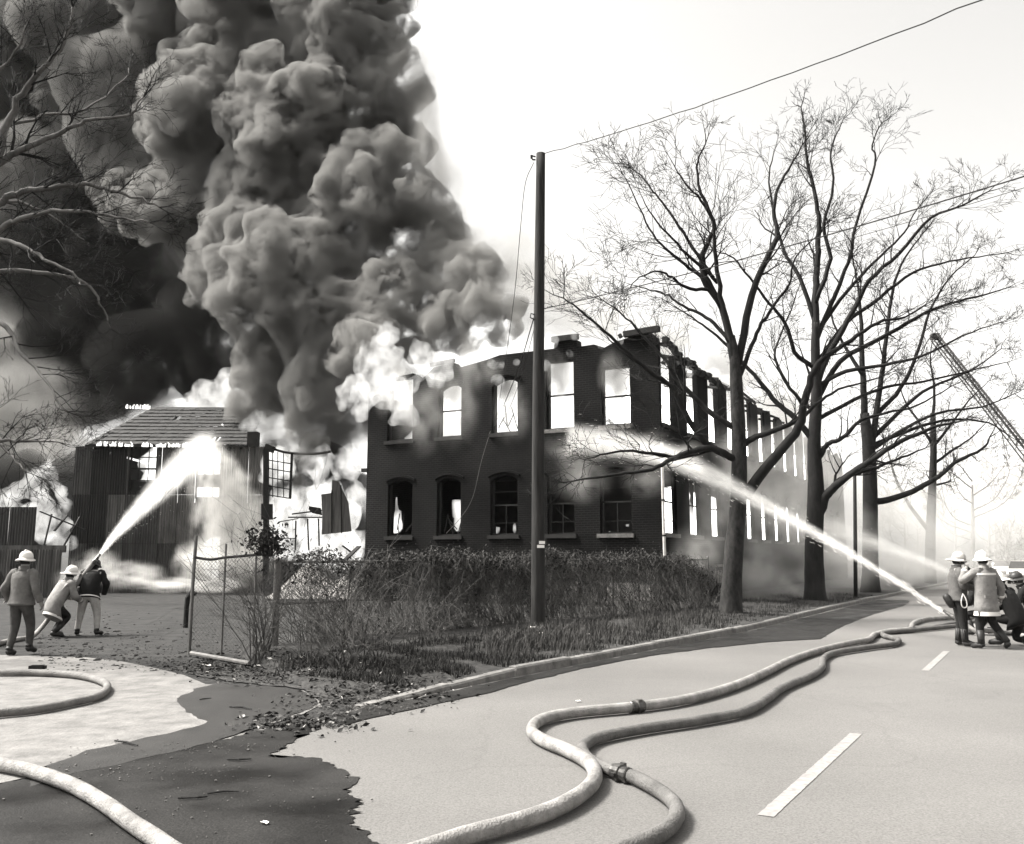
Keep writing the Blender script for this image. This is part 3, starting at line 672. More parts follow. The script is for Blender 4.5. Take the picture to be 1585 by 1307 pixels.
mist('thin_smoke',[(790,400,100,100,43,4),(870,440,100,70,42,4),(665,250,40,140,46,4),(670,300,75,110,46,4),(640,150,60,110,48,4),(730,440,110,70,43,4),(830,480,120,60,41,4),(930,500,90,45,40,4),(1030,530,80,50,44,5),(1120,580,80,60,48,5),(1200,650,90,80,54,6),(700,380,80,80,45,4)],.6,.6,'thin pale smoke drifting off the mill roof','smoke')
mist('low_smoke',[(40,640,120,110,56,5),(0,560,110,110,60,5),(90,700,70,60,52,4),(-40,720,110,90,56,5)],1.1,.42,'pale grey smoke hanging over the low wall at left','smoke')
bank=[(180,120,80,57),(110,50,90,58),(190,240,70,57),(40,20,90,60),(40,250,80,60),(250,40,60,57),(240,120,60,59),(40,640,70,60),(-20,600,80,60),(90,600,60,62),(-60,60,170,76),(60,230,150,76),(-80,330,150,76),(200,330,130,74),(60,430,120,74),(-60,560,130,72),(120,560,110,70),(40,650,80,66),(230,480,100,70),(330,560,80,66),(440,560,80,60),(480,640,70,56),(400,660,60,60),(540,640,60,52),(560,560,60,52),(620,560,50,50),(520,720,50,54)]
puffs('smoke_bank',pc(bank,1,2,3),10,.6,[(11,.32,.55,.85),(4,.3,.5,.85)],vol_mat('smoke_bank',1.5,.27,nscale=.5,lo=.42,hi=.62,detail=6,nrough=.62,step=.08),[(3,2.2),(1.4,.8)],label='dark grey smoke bank filling the sky behind shed and flames',cat='smoke',kind='stuff')
room=[]
for k in range(5): room+=[(CB+bx*(-1.4-k*2.4)+by*1.9+Vector((0,0,8.2)),1.0),(CB+bx*(-1.4-k*2.4)+by*3.6+Vector((0,0,7.4)),1.1)]
puffs('room_smoke',room,11,.3,[(8,.35,.6,.9)],vol_mat('room_smoke',.28,.55,nscale=.7,lo=.3,hi=.65,dlo=.3),[(.8,.3)],label='grey smoke hanging inside the upper windows of the mill front',cat='smoke',kind='stuff')
mist('window_smoke',[(620,600,30,60,37.2,.7),(696,590,28,50,36.0,.7),(781,590,30,50,34.6,.7),(866,575,32,55,33.2,.7),(952,580,34,50,32.0,.7)],4.5,.36,'grey smoke in the heads of the upper front windows','smoke',nscale=1.5,lo=.3,hi=.7)
mist('smoke_wisps',[(700,620,55,90,29.6,1.2),(650,650,50,70,29.9,1.0),(740,560,50,60,30,1.2),(610,610,40,60,30.6,1),(790,640,40,60,29,1)],.9,.5,'smoke wisps curling down the mill front between upper windows','smoke',nscale=1.6,lo=.42,hi=.7)
puffs('dark_smoke',pc([(470,715,17,39.9),(463,745,14,39.8),(478,690,20,40.2),(468,765,10,39.7),(500,690,16,40.2)],1,.1,1),12,.12,[(9,.3,.5,.9)],vol_mat('black_smoke_small',1.3,.10),[(.5,.25)],label='dark smoke plume rising inside the burnt-out bay',cat='smoke',kind='stuff')
puffs('dark_smoke',pc([(10,760,60,50),(80,780,50,50),(40,830,50,50),(110,740,40,50),(-50,800,60,50),(20,880,40,50)],1,.5,1),13,.3,[(9,.3,.5,.9)],vol_mat('wall_smoke',1.2,.08),[(1.2,.7)],label='dark smoke behind the flames over the low iron wall',cat='smoke',kind='stuff')
puffs('dark_smoke',pc([(430,720,40,52),(500,720,45,52),(550,760,40,52),(440,800,45,52),(520,820,50,52),(470,870,40,52),(560,850,40,52)],1,.5,1),14,.3,[(9,.3,.5,.9)],vol_mat('bay_smoke',1.2,.08),[(1.2,.7)],label='dark smoke behind the fire in the burnt-out bay',cat='smoke',kind='stuff')
# ---- flames
def flame(lst,seed,label,emit=1.40,dens=1.0,voxel=.12,k=.95,nscale=2.0,levels=((9,.35,.6,.9),(4,.35,.55,.9)),lo=.40,hi=.66,alb=.25,name='flame',disp=((.6,.5),)):
    return puffs(name,pc(lst,k,.3,seed),seed,voxel,levels,vol_mat('flame_glow',dens,alb,nscale=nscale,lo=lo,hi=hi,emit=emit*1.15,dlo=.0,detail=6,stretch=(1,1,.7),nrough=.6),disp,label=label,cat='fire',kind='stuff')
flame([(8,770,16,42),(30,758,15,42),(50,742,15,42),(66,730,13,42),(80,738,12,42),(92,758,14,42),(100,785,13,42),(62,765,18,42.4),(20,795,20,42.3),(45,795,20,42.3),(75,795,18,42.2),(95,815,14,42),(60,825,20,42.2),(85,838,16,42),(30,830,20,42.3),(112,838,12,41.5),(-15,785,18,42.4),(-10,815,20,42.4),(74,714,7,42),(40,726,7,42),(106,765,7,42)],1,'white flames boiling up behind the low iron wall',emit=.42)
flame([(330,625,34,49),(365,610,34,49),(395,612,26,49),(300,630,20,49),(350,590,18,50)],2,'bright flame above the right end of the shed roof',emit=0.26)
flame([(395,665,26,46),(420,660,26,46),(445,680,22,45),(465,700,18,44)],3,'flame between shed roof and black smoke',emit=0.22)
flame([(430,720,30,44),(440,790,34,44),(490,720,26,44),(495,780,36,44),(540,720,24,43),(530,800,32,44),(470,840,38,44),(530,850,36,43),(555,770,22,42),(420,840,30,44),(555,840,20,41.5)],4,'wall of white fire inside the burnt-out bay',emit=0.4,k=.95,lo=.42)
flame([(590,560,34,36),(575,600,30,36),(550,600,22,37),(610,610,30,34.5),(625,640,22,34),(600,520,22,37),(535,620,18,38),(560,640,18,37)],5,'large flame bursting out over the left corner of the mill',emit=0.34,nscale=2.6)
flame([(660,560,24,32.5),(685,575,22,32.5),(650,540,18,33),(690,555,16,33),(672,590,16,32.3)],6,'curling flame over the second upper window of the mill',emit=0.36,nscale=3.2,voxel=.1)
flame([(757,540,12,33),(765,565,12,33),(748,545,12,33),(772,590,9,32.6)],7,'small flame licking above the third upper window',emit=0.36,nscale=3,voxel=.08)
flame([(852,530,13,31.5),(850,565,11,31.5),(856,600,10,31.6),(868,615,9,31.7),(848,510,12,32)],8,'narrow flame beside the utility pole at the mill top',emit=0.36,nscale=3,voxel=.08)
flame([(930,535,10,31.2),(937,560,8,31.2),(926,520,8,31.2)],9,'thin flame over the fifth upper window of the mill',emit=0.34,nscale=3,voxel=.08)
flame([(1045,560,15,33),(1065,565,16,35),(1085,575,16,37),(1105,580,16,39),(1125,590,14,41),(1075,585,14,36),(1150,610,14,45)],10,'line of flames along the burnt eave of the mill side',emit=0.34,nscale=2.2,voxel=.12)
flame([(640,600,14,33.6),(655,575,12,33.4),(700,600,10,32.4),(720,545,12,33.2),(735,560,10,33),(790,545,10,32.8),(800,560,8,32.4),(640,560,14,33.8),(810,535,9,33)],21,'broken flames along the left half of the mill top',emit=.34,nscale=2.8,voxel=.1)
flame([(890,520,9,31.8),(905,530,8,31.6),(960,528,8,31.4),(880,545,8,31.7)],22,'low flames along the mill top right of the pole',emit=.26,nscale=3,voxel=.08)
# flames running along the shed eave and ridge
q=MB(); rr=random.Random(2)
def licks(name,pts,Y,label,hmin,hmax,n):
    q=MB()
    for i in range(n):
        t=rr.random(); k=t*(len(pts)-1); a=pts[int(k)]; b=pts[min(int(k)+1,len(pts)-1)]; f_=k-int(k)
        p=P(a[0]+(b[0]-a[0])*f_,a[1]+(b[1]-a[1])*f_,Y); h=rr.uniform(hmin,hmax); w_=rr.uniform(.03,.07)
        q.tube([p-Vector((0,0,.04)),p+Vector((rr.uniform(-.03,.03),0,h*.5)),p+Vector((rr.uniform(-.08,.08),0,h))],[w_,w_*.8,.01],5)
    return q.build(name,M_fire,label=label,cat='fire',kind='stuff')
M_fire=bpy.data.materials.new('flame_tongue'); M_fire.use_nodes=True; _n=M_fire.node_tree; _n.nodes.clear(); _e=_n.nodes.new('ShaderNodeEmission'); _e.inputs[0].default_value=(1,.98,.94,1); _e.inputs[1].default_value=.6; _o=_n.nodes.new('ShaderNodeOutputMaterial'); _n.links.new(_e.outputs[0],_o.inputs[0])
licks('flame_tongues',[(150,689),(200,690),(260,691),(300,691)],43.4,'row of small flames along the shed eave',.05,.2,60)
licks('flame_tongues',[(196,631),(240,633)],48.2,'small flames on the left of the shed ridge',.1,.24,16)
licks('flame_tongues',[(338,665),(346,662)],46,'glowing hole burnt in the shed slates',.1,.25,8)
# fire inside the buildings
def inside(c,r,seed,label,emit,par=None,dens=.35,nscale=.9,k=1):
    cores=[(CB+bx*x+by*y+Vector((0,0,z)),rad) for x,y,z,rad in c]
    return puffs('flame',cores,seed,.2,[(8,.35,.6,.9)],vol_mat('room_fire',dens,.4,nscale=nscale,lo=.3,hi=.65,emit=emit,dlo=.25,detail=3),[(.8,.3)],label=label,cat='fire',kind='stuff')
up=[]
for k in range(5): up+=[(-1.4-k*2.4,2.6,6.8,1.0),(-1.4-k*2.4,3.4,7.8,.9)]
inside(up,0,31,'fire filling the upper floor behind the mill front',.30)
up=[]
for k in range(12): up+=[(-1.5,1.7+SP*k,6.9,.95),(-1.6,3.0+SP*k,7.9,.8)]
inside(up,0,32,'fire filling the upper floor along the mill side',1.6)
lw_=[]
for k in range(10): lw_+=[(-1.4,4.0+SP*k,3.0,.85),(-1.5,5.4+SP*k,3.9,.75)]
inside(lw_,0,33,'fire burning on the lower floor along the mill side',1.6)
inside([(fL[0][0]-.25,.9,2.9,.42),(fL[0][0]-.1,.9,3.5,.30),(fL[0][0]-.2,.9,4.0,.24),(fL[0][0]+.35,.9,2.7,.22),(fL[1][1]-.62,.8,2.9,.36),(fL[1][1]-.6,.8,3.4,.33),(fL[1][1]-.62,.8,3.85,.28)],0,34,'flames inside the two left lower windows of the mill',1.2,dens=.8)
inside([(fL[2][0]-.2,.8,2.75,.32),(fL[2][1]-.55,.8,2.75,.34),(fL[2][1]-.6,.8,3.4,.22),(fL[2][1]-.58,.8,4.3,.16),(fL[3][1]-.5,.8,2.7,.2),(fL[4][1]-.45,.8,2.8,.34),(fL[4][0]+.1,.8,2.6,.26),(fL[4][1]-.4,.8,4.4,.16)],0,35,'small flames low inside the right lower windows',.8,dens=.8)
# fire inside the shed seen through its windows
sc_=[]
for a,b,c,d in wo: sc_+= [(so+Vector(((a+b)/2,1.6,(c+d)/2+.5)),.75),(so+Vector(((a+b)/2,1.6,(c+d)/2-.5)),.7)]
puffs('flame',sc_,41,.2,[(6,.35,.6,.9)],vol_mat('shed_fire',.6,.3,nscale=1.2,lo=.25,hi=.55,emit=0.35,dlo=.35),(),label='fire inside the shed behind its three windows',cat='fire',kind='stuff')
# ---- water jets: a dense core and a looser spray, both closed bodies of droplets
def jet_mat(name,r0,r1,Ln,d0,d1,ns):
    m=bpy.data.materials.new(name); m.use_nodes=True; nt=m.node_tree; nt.nodes.clear(); L=nt.links
    o=N(nt,'ShaderNodeOutputMaterial'); v=N(nt,'ShaderNodeVolumePrincipled'); v.inputs['Color'].default_value=(.985,.975,.955,1); v.inputs['Anisotropy'].default_value=.15
    tc=N(nt,'ShaderNodeTexCoord'); sp=N(nt,'ShaderNodeSeparateXYZ'); L.new(tc.outputs['Object'],sp.inputs[0])
    cb=N(nt,'ShaderNodeCombineXYZ'); L.new(sp.outputs[0],cb.inputs[0]); L.new(sp.outputs[1],cb.inputs[1]); ln=N(nt,'ShaderNodeVectorMath',operation='LENGTH'); L.new(cb.outputs[0],ln.inputs[0])
    R_=N(nt,'ShaderNodeMapRange'); R_.inputs[1].default_value=0; R_.inputs[2].default_value=Ln; R_.inputs[3].default_value=r0; R_.inputs[4].default_value=r1; L.new(sp.outputs[2],R_.inputs[0])
    dv=N(nt,'ShaderNodeMath',operation='DIVIDE'); L.new(ln.outputs['Value'],dv.inputs[0]); L.new(R_.outputs[0],dv.inputs[1])
    f=N(nt,'ShaderNodeMapRange',interpolation_type='SMOOTHSTEP'); f.inputs[1].default_value=1; f.inputs[2].default_value=0; L.new(dv.outputs[0],f.inputs[0])
    pw=N(nt,'ShaderNodeMath',operation='POWER'); pw.inputs[1].default_value=1.7; L.new(f.outputs[0],pw.inputs[0])
    D=N(nt,'ShaderNodeMapRange'); D.inputs[1].default_value=0; D.inputs[2].default_value=Ln; D.inputs[3].default_value=d0; D.inputs[4].default_value=d1; L.new(sp.outputs[2],D.inputs[0])
    mp=N(nt,'ShaderNodeMapping'); mp.inputs['Scale'].default_value=(1,1,.16); L.new(tc.outputs['Object'],mp.inputs[0]); n=N(nt,'ShaderNodeTexNoise'); n.inputs['Scale'].default_value=ns; n.inputs['Detail'].default_value=3; n.inputs['Roughness'].default_value=.6; L.new(mp.outputs[0],n.inputs['Vector'])
    mr=N(nt,'ShaderNodeMapRange'); mr.inputs[1].default_value=.36; mr.inputs[2].default_value=.64; mr.inputs[3].default_value=.25; mr.inputs[4].default_value=1.35; L.new(n.outputs['Fac'],mr.inputs[0])
    a=N(nt,'ShaderNodeMath',operation='MULTIPLY'); L.new(pw.outputs[0],a.inputs[0]); L.new(mr.outputs[0],a.inputs[1]); b=N(nt,'ShaderNodeMath',operation='MULTIPLY'); L.new(a.outputs[0],b.inputs[0]); L.new(D.outputs[0],b.inputs[1]); L.new(b.outputs[0],v.inputs['Density']); L.new(v.outputs[0],o.inputs['Volume']); return m
def jet(name,pts,label,rad=(.06,.7),dens=(9,.5),seed=1,drops=900,pw=1.2):
    """pts: (px,py,Y) from nozzle on; a stream that widens and thins along its way"""
    path=[P(*p) for p in pts]; n=len(path); root=empty(name,path[0],0,label,'water'); rg=random.Random(seed); o0=path[0]
    cum=[0]
    for a,b in zip(path,path[1:]): cum.append(cum[-1]+(b-a).length)
    T=[c/cum[-1] for c in cum]; rr=[rad[0]+(rad[1]-rad[0])*t**pw for t in T]; dd=[dens[0]*(rad[0]/r)**1.12+dens[1]*t for r,t in zip(rr,T)]
    for i in range(n-1):
        v=path[i+1]-path[i]; Ln=v.length; q=MB(); q.lathe((0,0,0),[(rr[i],0),(rr[i+1],Ln)],14)
        o=q.build('spray_section',jet_mat('water_spray',rr[i],rr[i+1],Ln,dd[i],dd[i+1],1.6/max(rr[i],.15)),root,kind='stuff'); o.location=path[i]-o0; o.rotation_mode='QUATERNION'; o.rotation_quaternion=v.to_track_quat('Z','Y')
    q=MB()
    for k in range(drops):
        i=rg.choices(range(n-1),weights=[cum[j+1]-cum[j] for j in range(n-1)])[0]; t=rg.random(); r=(rr[i]+(rr[i+1]-rr[i])*t)
        d_=(path[i+1]-path[i]).normalized(); off=Vector((rg.gauss(0,.5),rg.gauss(0,.5),rg.gauss(-.12,.5)))*r
        p=path[i].lerp(path[i+1],t)-o0+off; l=rg.uniform(.04,.18); w_=rg.uniform(.002,.005)
        q.tube([p,p+d_*l*.5,p+d_*l],[.0006,w_,.0006],3,False)
    q.build('droplet_streaks',mat('water_drops',.7,.3,var=.1,spec=.5),root,kind='stuff'); return root
jet('water_jet',[(1463,949,18.9),(1400,908,19.7),(1300,847,21.2),(1200,791,23.2),(1120,746,24.8),(1050,712,27),(990,694,28.8),(930,684,30.2),(880,682,30.6)],'long white hose stream arcing from right kerb group to mill corner',rad=(.06,.80),dens=(24,.35),seed=3)
jet('water_jet',[(152,862,20.6),(175,832,23),(205,800,26.5),(240,764,31),(275,730,36),(305,704,40),(322,694,42.6)],'white hose stream from left crew up to the shed roof',rad=(.05,1.2),dens=(18,.6),seed=4,pw=1.1)
jet('water_jet',[(1500,900,33),(1440,872,35),(1380,850,38),(1310,826,42),(1250,806,46)],'faint second stream behind the row of bare trees',rad=(.15,1.0),dens=(3,.3),seed=5,drops=300)
# spray falling back from the shed roof
mist('falling_spray',[(345,725,30,34,42.5,1),(365,755,32,40,42.4,1),(388,795,32,44,42.3,1),(408,840,32,50,42.2,1),(326,706,34,30,42.8,1.0),(318,750,34,60,42.6,1),(352,760,34,60,42.5,1),(335,810,50,70,42.4,1.0),(378,815,34,60,42.3,1),(345,865,70,50,42,1.2),(398,862,34,50,42,1),(300,870,40,40,42,1)],2.0,.97,'fan of water spray falling down the shed front','water',nscale=2.0,lo=.36,hi=.7)
mist('ground_steam',[(200,890,60,26,33,2),(260,905,60,16,31,2),(150,875,40,30,34,1.5),(330,905,60,16,31,2),(120,895,40,20,35,1.5)],1.0,.95,'steam drifting over the yard before the shed','steam',nscale=1.6,lo=.4,hi=.7)
mist('impact_mist',[(1010,695,46,36,29.8,1.0),(950,690,60,40,30.0,1.0),(890,690,60,44,30.2,1.0),(1060,705,40,30,28.6,1.0),(900,740,60,50,30.2,.9),(1000,740,50,40,29.8,.9)],.42,.97,'mist where the long stream strikes the mill corner','water',nscale=1.6,lo=.38,hi=.7)
mist('drifting_mist',[(1110,790,60,90,31.5,1.8),(1150,720,70,80,34,2.2),(1080,860,50,60,30.5,1.5),(1170,880,60,70,33,2.5),(1210,800,80,80,36,3),(1240,910,60,40,35,2.5),(1290,850,90,90,39,3.5),(1350,880,90,60,44,4),(1330,760,110,90,46,4),(1400,820,110,90,48,5),(1230,720,90,80,45,4),(1440,880,90,50,50,5),(1200,940,60,20,33,2)],.34,.97,'white mist drifting between the bare trees and mill side','steam',lo=.3,hi=.62)
mist('distant_mist',[(1420,830,110,90,62,6),(1500,830,110,100,66,6),(1580,830,110,100,68,6),(1650,820,110,100,72,6),(1480,760,140,90,80,8),(1580,740,140,110,84,8)],.075,.97,'pale mist veiling the far end of the road','mist',lo=.2,hi=.6)
# ================================================================ TREES
M_bark=mat('plane_bark',.003,.9,scale=4.5,v2=.018,bump=.5,bscale=18,stretch=(1,1,.35))
M_bark_mott=mat('mottled_bark',.0015,.9,scale=7,v2=.036,bump=.7,bscale=14,stretch=(1,1,.45))
M_twig=mat('twig_bark',.006,.9,scale=3,v2=.014)
M_pale=mat('sunlit_pale_bark',.04,.85,scale=4,v2=.20,bump=.3,stretch=(1,1,.5))  # pale bark with the brightness of sunlit branches put into its colour
M_far=mat('hazed_bark',.10,.9,scale=3,v2=.16)  # lightened copy of the bark: distance haze put into the colour
def spread(mb,p,d,L,r,order,rg,trop,cnt,fine):
    """one crooked branch with its side shoots"""
    n=max(3,int(L/.28)) if order<2 else 3
    n=min(n,7); pts=[p]; rad=[r]; cur=p.copy(); dd=d.normalized()
    for i in range(n):
        dd=(dd+Vector((rg.gauss(0,.16),rg.gauss(0,.16),rg.gauss(0,.15)+trop))).normalized()
        cur=cur+dd*(L/n); pts.append(cur.copy()); rad.append(max(r*(1-.75*(i+1)/n),fine))
    mb.tube(pts,rad,4 if order<1 else 3,False); cnt[0]+=1
    if order>=len(cnt[1]): return
    k,lr=cnt[1][order]
    for _ in range(k):
        t=rg.uniform(.25,1); i=min(n-1,int(t*n)); a=pts[i]; ax=(pts[i+1]-pts[i]).normalized()
        o=ax.orthogonal().normalized(); o=Matrix.Rotation(rg.uniform(0,6.283),3,ax)@o
        ang=rg.uniform(.35,.95); nd=ax*math.cos(ang)+o*math.sin(ang)
        spread(mb,a.lerp(pts[i+1],t*n-i if t<1 else 1),nd,L*lr*rg.uniform(.6,1.25),max(rad[i]*.6,fine),order+1,rg,trop,cnt,fine)
def tree(name,trunk,limbs,Y,label,seed,mt=M_bark,ml=None,sub=((4,.7),(3,.62),(2,.6)),per=1.6,fine=.0055,group='bare trees along the verge',twig=M_twig,blen=2.0,trop=.04,dspread=2.2,mtr=None,base_z=0):
    """trunk: (px,py,width px); limbs: list of (start depth offset, end depth offset, width px, [(px,py)...])"""
    rg=random.Random(seed); s=Y/F
    base=P(trunk[0][0],trunk[0][1],Y); base.z=base_z
    root=empty(name,base,0,label,'tree',group); O=base
    q=MB(); pts=[P(x,y,Y)-O for x,y,w_ in trunk]; pts[0].z=-.12; rad=[w_*s/2 for x,y,w_ in trunk]
    pp=smooth_path(pts,4); rr=[]
    for i in range(len(pp)):
        k=i/4; a=min(int(k),len(rad)-1); b=min(a+1,len(rad)-1); rr.append((rad[a]+(rad[b]-rad[a])*(k-a))*(1+.05*noise.noise(Vector((i*.9,seed,0)))))
    rr[0]*=1.3; rr[1]*=1.08
    q.tube(pp,rr,12); q.build('trunk',mtr or mt,root,True)
    tw=MB(); cnt=[0,sub]
    for li,(d0,d1,w_,px) in enumerate(limbs):
        n=len(px); P3=[P(x,y,Y+d0+(d1-d0)*i/(n-1))-O for i,(x,y) in enumerate(px)]
        pp=smooth_path(P3,4); m_=len(pp); rd=[max(w_*.88*s/2*(1-.82*i/(m_-1)),fine*1.6) for i in range(m_)]
        pp=[p+Vector((rg.gauss(0,.012),rg.gauss(0,.02),rg.gauss(0,.012))) for p in pp]
        b=MB(); b.tube(pp,rd,7,True); b.build('limb',ml or mt,root,True)
        Ltot=sum((b_-a).length for a,b_ in zip(pp,pp[1:])); k=max(4,int(Ltot*per))
        for _ in range(k):
            t=rg.uniform(.18,1)**.8; i=min(m_-2,int(t*(m_-1))); a=pp[i]; ax=(pp[i+1]-pp[i]).normalized()
            o=ax.orthogonal().normalized(); o=Matrix.Rotation(rg.uniform(0,6.283),3,ax)@o; ang=rg.uniform(.4,1.0)
            L=blen*rg.uniform(.5,1.25)*(1.0-.55*t)
            spread(tw,a,ax*math.cos(ang)+o*math.sin(ang)+Vector((0,0,.15)),L,max(rd[i]*.42,fine*1.5),0,rg,trop,cnt,fine)
        # the limb's end goes on as twigs
        for _ in range(2): spread(tw,pp[-1],(pp[-1]-pp[-2]).normalized()+Vector((rg.gauss(0,.3),rg.gauss(0,.3),rg.gauss(0,.3))),blen*.45,rd[-1],0,rg,trop,cnt,fine)
    tw.build('crown',twig,root,kind='stuff'); print(name,cnt[0],len(tw.f)); return root
tree('plane_tree',[(1130,955,36),(1133,900,30),(1137,840,28),(1143,770,25),(1144,690,23),(1140,600,20),(1137,552,16),(1132,520,11)],[
 (0,.6,15,[(1138,572),(1122,490),(1100,445),(1086,415),(1091,385),(1106,350),(1092,315),(1082,285),(1080,250),(1093,222)]),
 (0,-.8,11,[(1137,552),(1122,485),(1112,430),(1106,385),(1104,345),(1085,310),(1062,285),(1045,260)]),
 (0,1.0,15,[(1140,572),(1160,470),(1174,430),(1195,385),(1203,362),(1198,325),(1205,290),(1225,255),(1242,225)]),
 (0,-1.2,9,[(1143,590),(1163,535),(1180,500),(1200,470),(1222,440),(1230,400),(1260,370)]),
 (0,-1.6,13,[(1140,712),(1100,691),(1066,651),(1040,600),(1005,574),(963,538),(938,514),(900,483),(872,462)]),
 (0,.8,12,[(1140,664),(1098,638),(1071,610),(1043,582),(1029,556),(996,522),(969,492),(933,465)]),
 (0,-2.4,13,[(1138,712),(1100,694),(1066,701),(1038,712),(1010,726),(969,733),(925,739),(885,745)]),
 (0,-1.5,9,[(1110,694),(1050,708),(1010,702),(970,698),(930,704),(905,712)]),
 (0,-1.0,13,[(1150,690),(1165,679),(1195,668),(1240,648),(1264,625),(1298,604),(1360,585)]),
 (0,-2.0,21,[(1152,770),(1180,730),(1210,695),(1236,662),(1246,620),(1260,575),(1278,552),(1317,527),(1358,500),(1400,492)]),
 (0,1.2,8,[(1130,530),(1105,500),(1080,485),(1050,470),(1030,455),(1000,448),(975,440)]),
 (0,.4,8,[(1118,480),(1085,430),(1060,410),(1030,385),(1005,355),(985,310),(965,270)]),
 (0,-.6,7,[(1105,430),(1070,400),(1040,370),(1010,335),(990,300)]),
 (0,.9,7,[(1110,440),(1080,395),(1050,350),(1030,320),(1010,295),(990,270),(965,255)]),
 (0,-1,7,[(1095,450),(1060,445),(1040,430),(1020,420),(990,430),(970,450)]),
],25.9,'nearest bare plane tree with dark mottled trunk before the mill corner',1,mtr=M_bark_mott,per=1.35)
tree('plane_tree',[(1262,936,36),(1261,900,30),(1260,840,27),(1263,760,25),(1260,690,20),(1264,610,17),(1262,540,14),(1263,500,11)],[
 (0,.3,15,[(1262,560),(1263,480),(1264,430),(1266,390),(1268,345),(1262,305),(1250,250),(1246,205),(1240,165)]),
 (0,-1.6,19,[(1266,800),(1278,770),(1292,754),(1314,736),(1350,712),(1394,684),(1444,662),(1477,654)]),
 (0,-.6,11,[(1290,752),(1312,737),(1335,730),(1366,720),(1405,705),(1434,693)]),
 (0,-1.0,11,[(1265,715),(1274,698),(1284,686),(1304,679),(1332,651),(1370,640),(1420,628),(1470,600)]),
 (0,1.0,12,[(1258,680),(1228,645),(1203,624),(1175,590),(1142,553),(1110,520),(1080,498),(1050,478)]),
 (0,-1.4,12,[(1262,600),(1285,545),(1322,480),(1345,435),(1392,392),(1440,338),(1490,318),(1530,296)]),
 (0,1.4,11,[(1264,620),(1300,560),(1360,526),(1420,492),(1470,470),(1520,458),(1560,445)]),
 (0,.8,10,[(1262,530),(1282,480),(1300,440),(1316,395),(1326,345),(1355,255),(1350,225),(1364,190)]),
 (0,-.8,9,[(1262,470),(1285,400),(1275,350),(1290,290),(1286,235),(1305,185)]),
 (0,1.2,9,[(1262,500),(1238,430),(1212,385),(1196,320),(1190,270),(1200,230)]),
 (0,-1.2,9,[(1262,570),(1230,545),(1215,500),(1190,470),(1160,430),(1135,400),(1110,390)]),
 (0,.5,9,[(1266,560),(1310,500),(1350,470),(1400,430),(1440,412),(1500,400),(1560,392)]),
 (0,-1.8,9,[(1264,600),(1310,575),(1370,565),(1430,550),(1490,520),(1545,500)]),
 (0,2.0,8,[(1262,520),(1300,465),(1335,425),(1365,395),(1400,360),(1415,330),(1440,300)]),
 (0,1.6,8,[(1264,640),(1230,610),(1205,570),(1200,540),(1225,480),(1240,430)]),
 (0,-.6,8,[(1266,650),(1320,620),(1370,600),(1430,590),(1500,575),(1560,560)]),
],33.5,'second bare plane tree, the tallest, with a thick low limb to the right',2,per=1.3)
tree('plane_tree',[(1347,914,27),(1347,850,23),(1347,770,22),(1345,700,20),(1338,640,14)],[
 (0,.4,13,[(1338,650),(1336,590),(1334,540),(1332,490),(1328,440),(1320,400)]),
 (0,-.5,12,[(1348,700),(1358,630),(1366,570),(1373,510),(1382,450),(1400,400),(1430,360)]),
 (0,-1,13,[(1350,778),(1385,771),(1440,746),(1480,716),(1520,695),(1532,678)]),
 (0,.8,9,[(1358,640),(1395,600),(1418,550),(1440,480),(1470,430),(1510,395)]),
 (0,1.2,9,[(1350,680),(1400,630),(1440,600),(1500,575),(1550,540)]),
 (0,-1.2,8,[(1345,700),(1390,670),(1450,640),(1520,630),(1570,610)]),
 (0,1,8,[(1335,580),(1310,540),(1290,500),(1280,450)]),
 (0,1.4,8,[(1350,690),(1410,665),(1470,650),(1530,655),(1570,680)]),
],41.5,'third bare tree with a forked dark trunk beside a thin post',3,per=1.1,fine=.006)
tree('plane_tree',[(1440,905,16),(1440,840,15),(1442,780,13),(1445,700,10),(1444,640,8)],[
 (0,.4,6,[(1444,650),(1446,600),(1440,560),(1444,520)]),
 (0,-.8,8,[(1436,820),(1408,782),(1388,745),(1376,705),(1365,670)]),
 (0,-.5,6,[(1444,720),(1470,700),(1500,680),(1530,650)]),
 (0,.6,6,[(1446,690),(1470,660),(1500,620),(1530,590)]),
 (0,.6,6,[(1444,690),(1420,650),(1400,620),(1390,580)]),
 (0,-.6,5,[(1446,752),(1468,746),(1472,738)]),
],56,'slim fourth bare tree farthest along the verge row',4,per=1.2,fine=.008,blen=1.7)
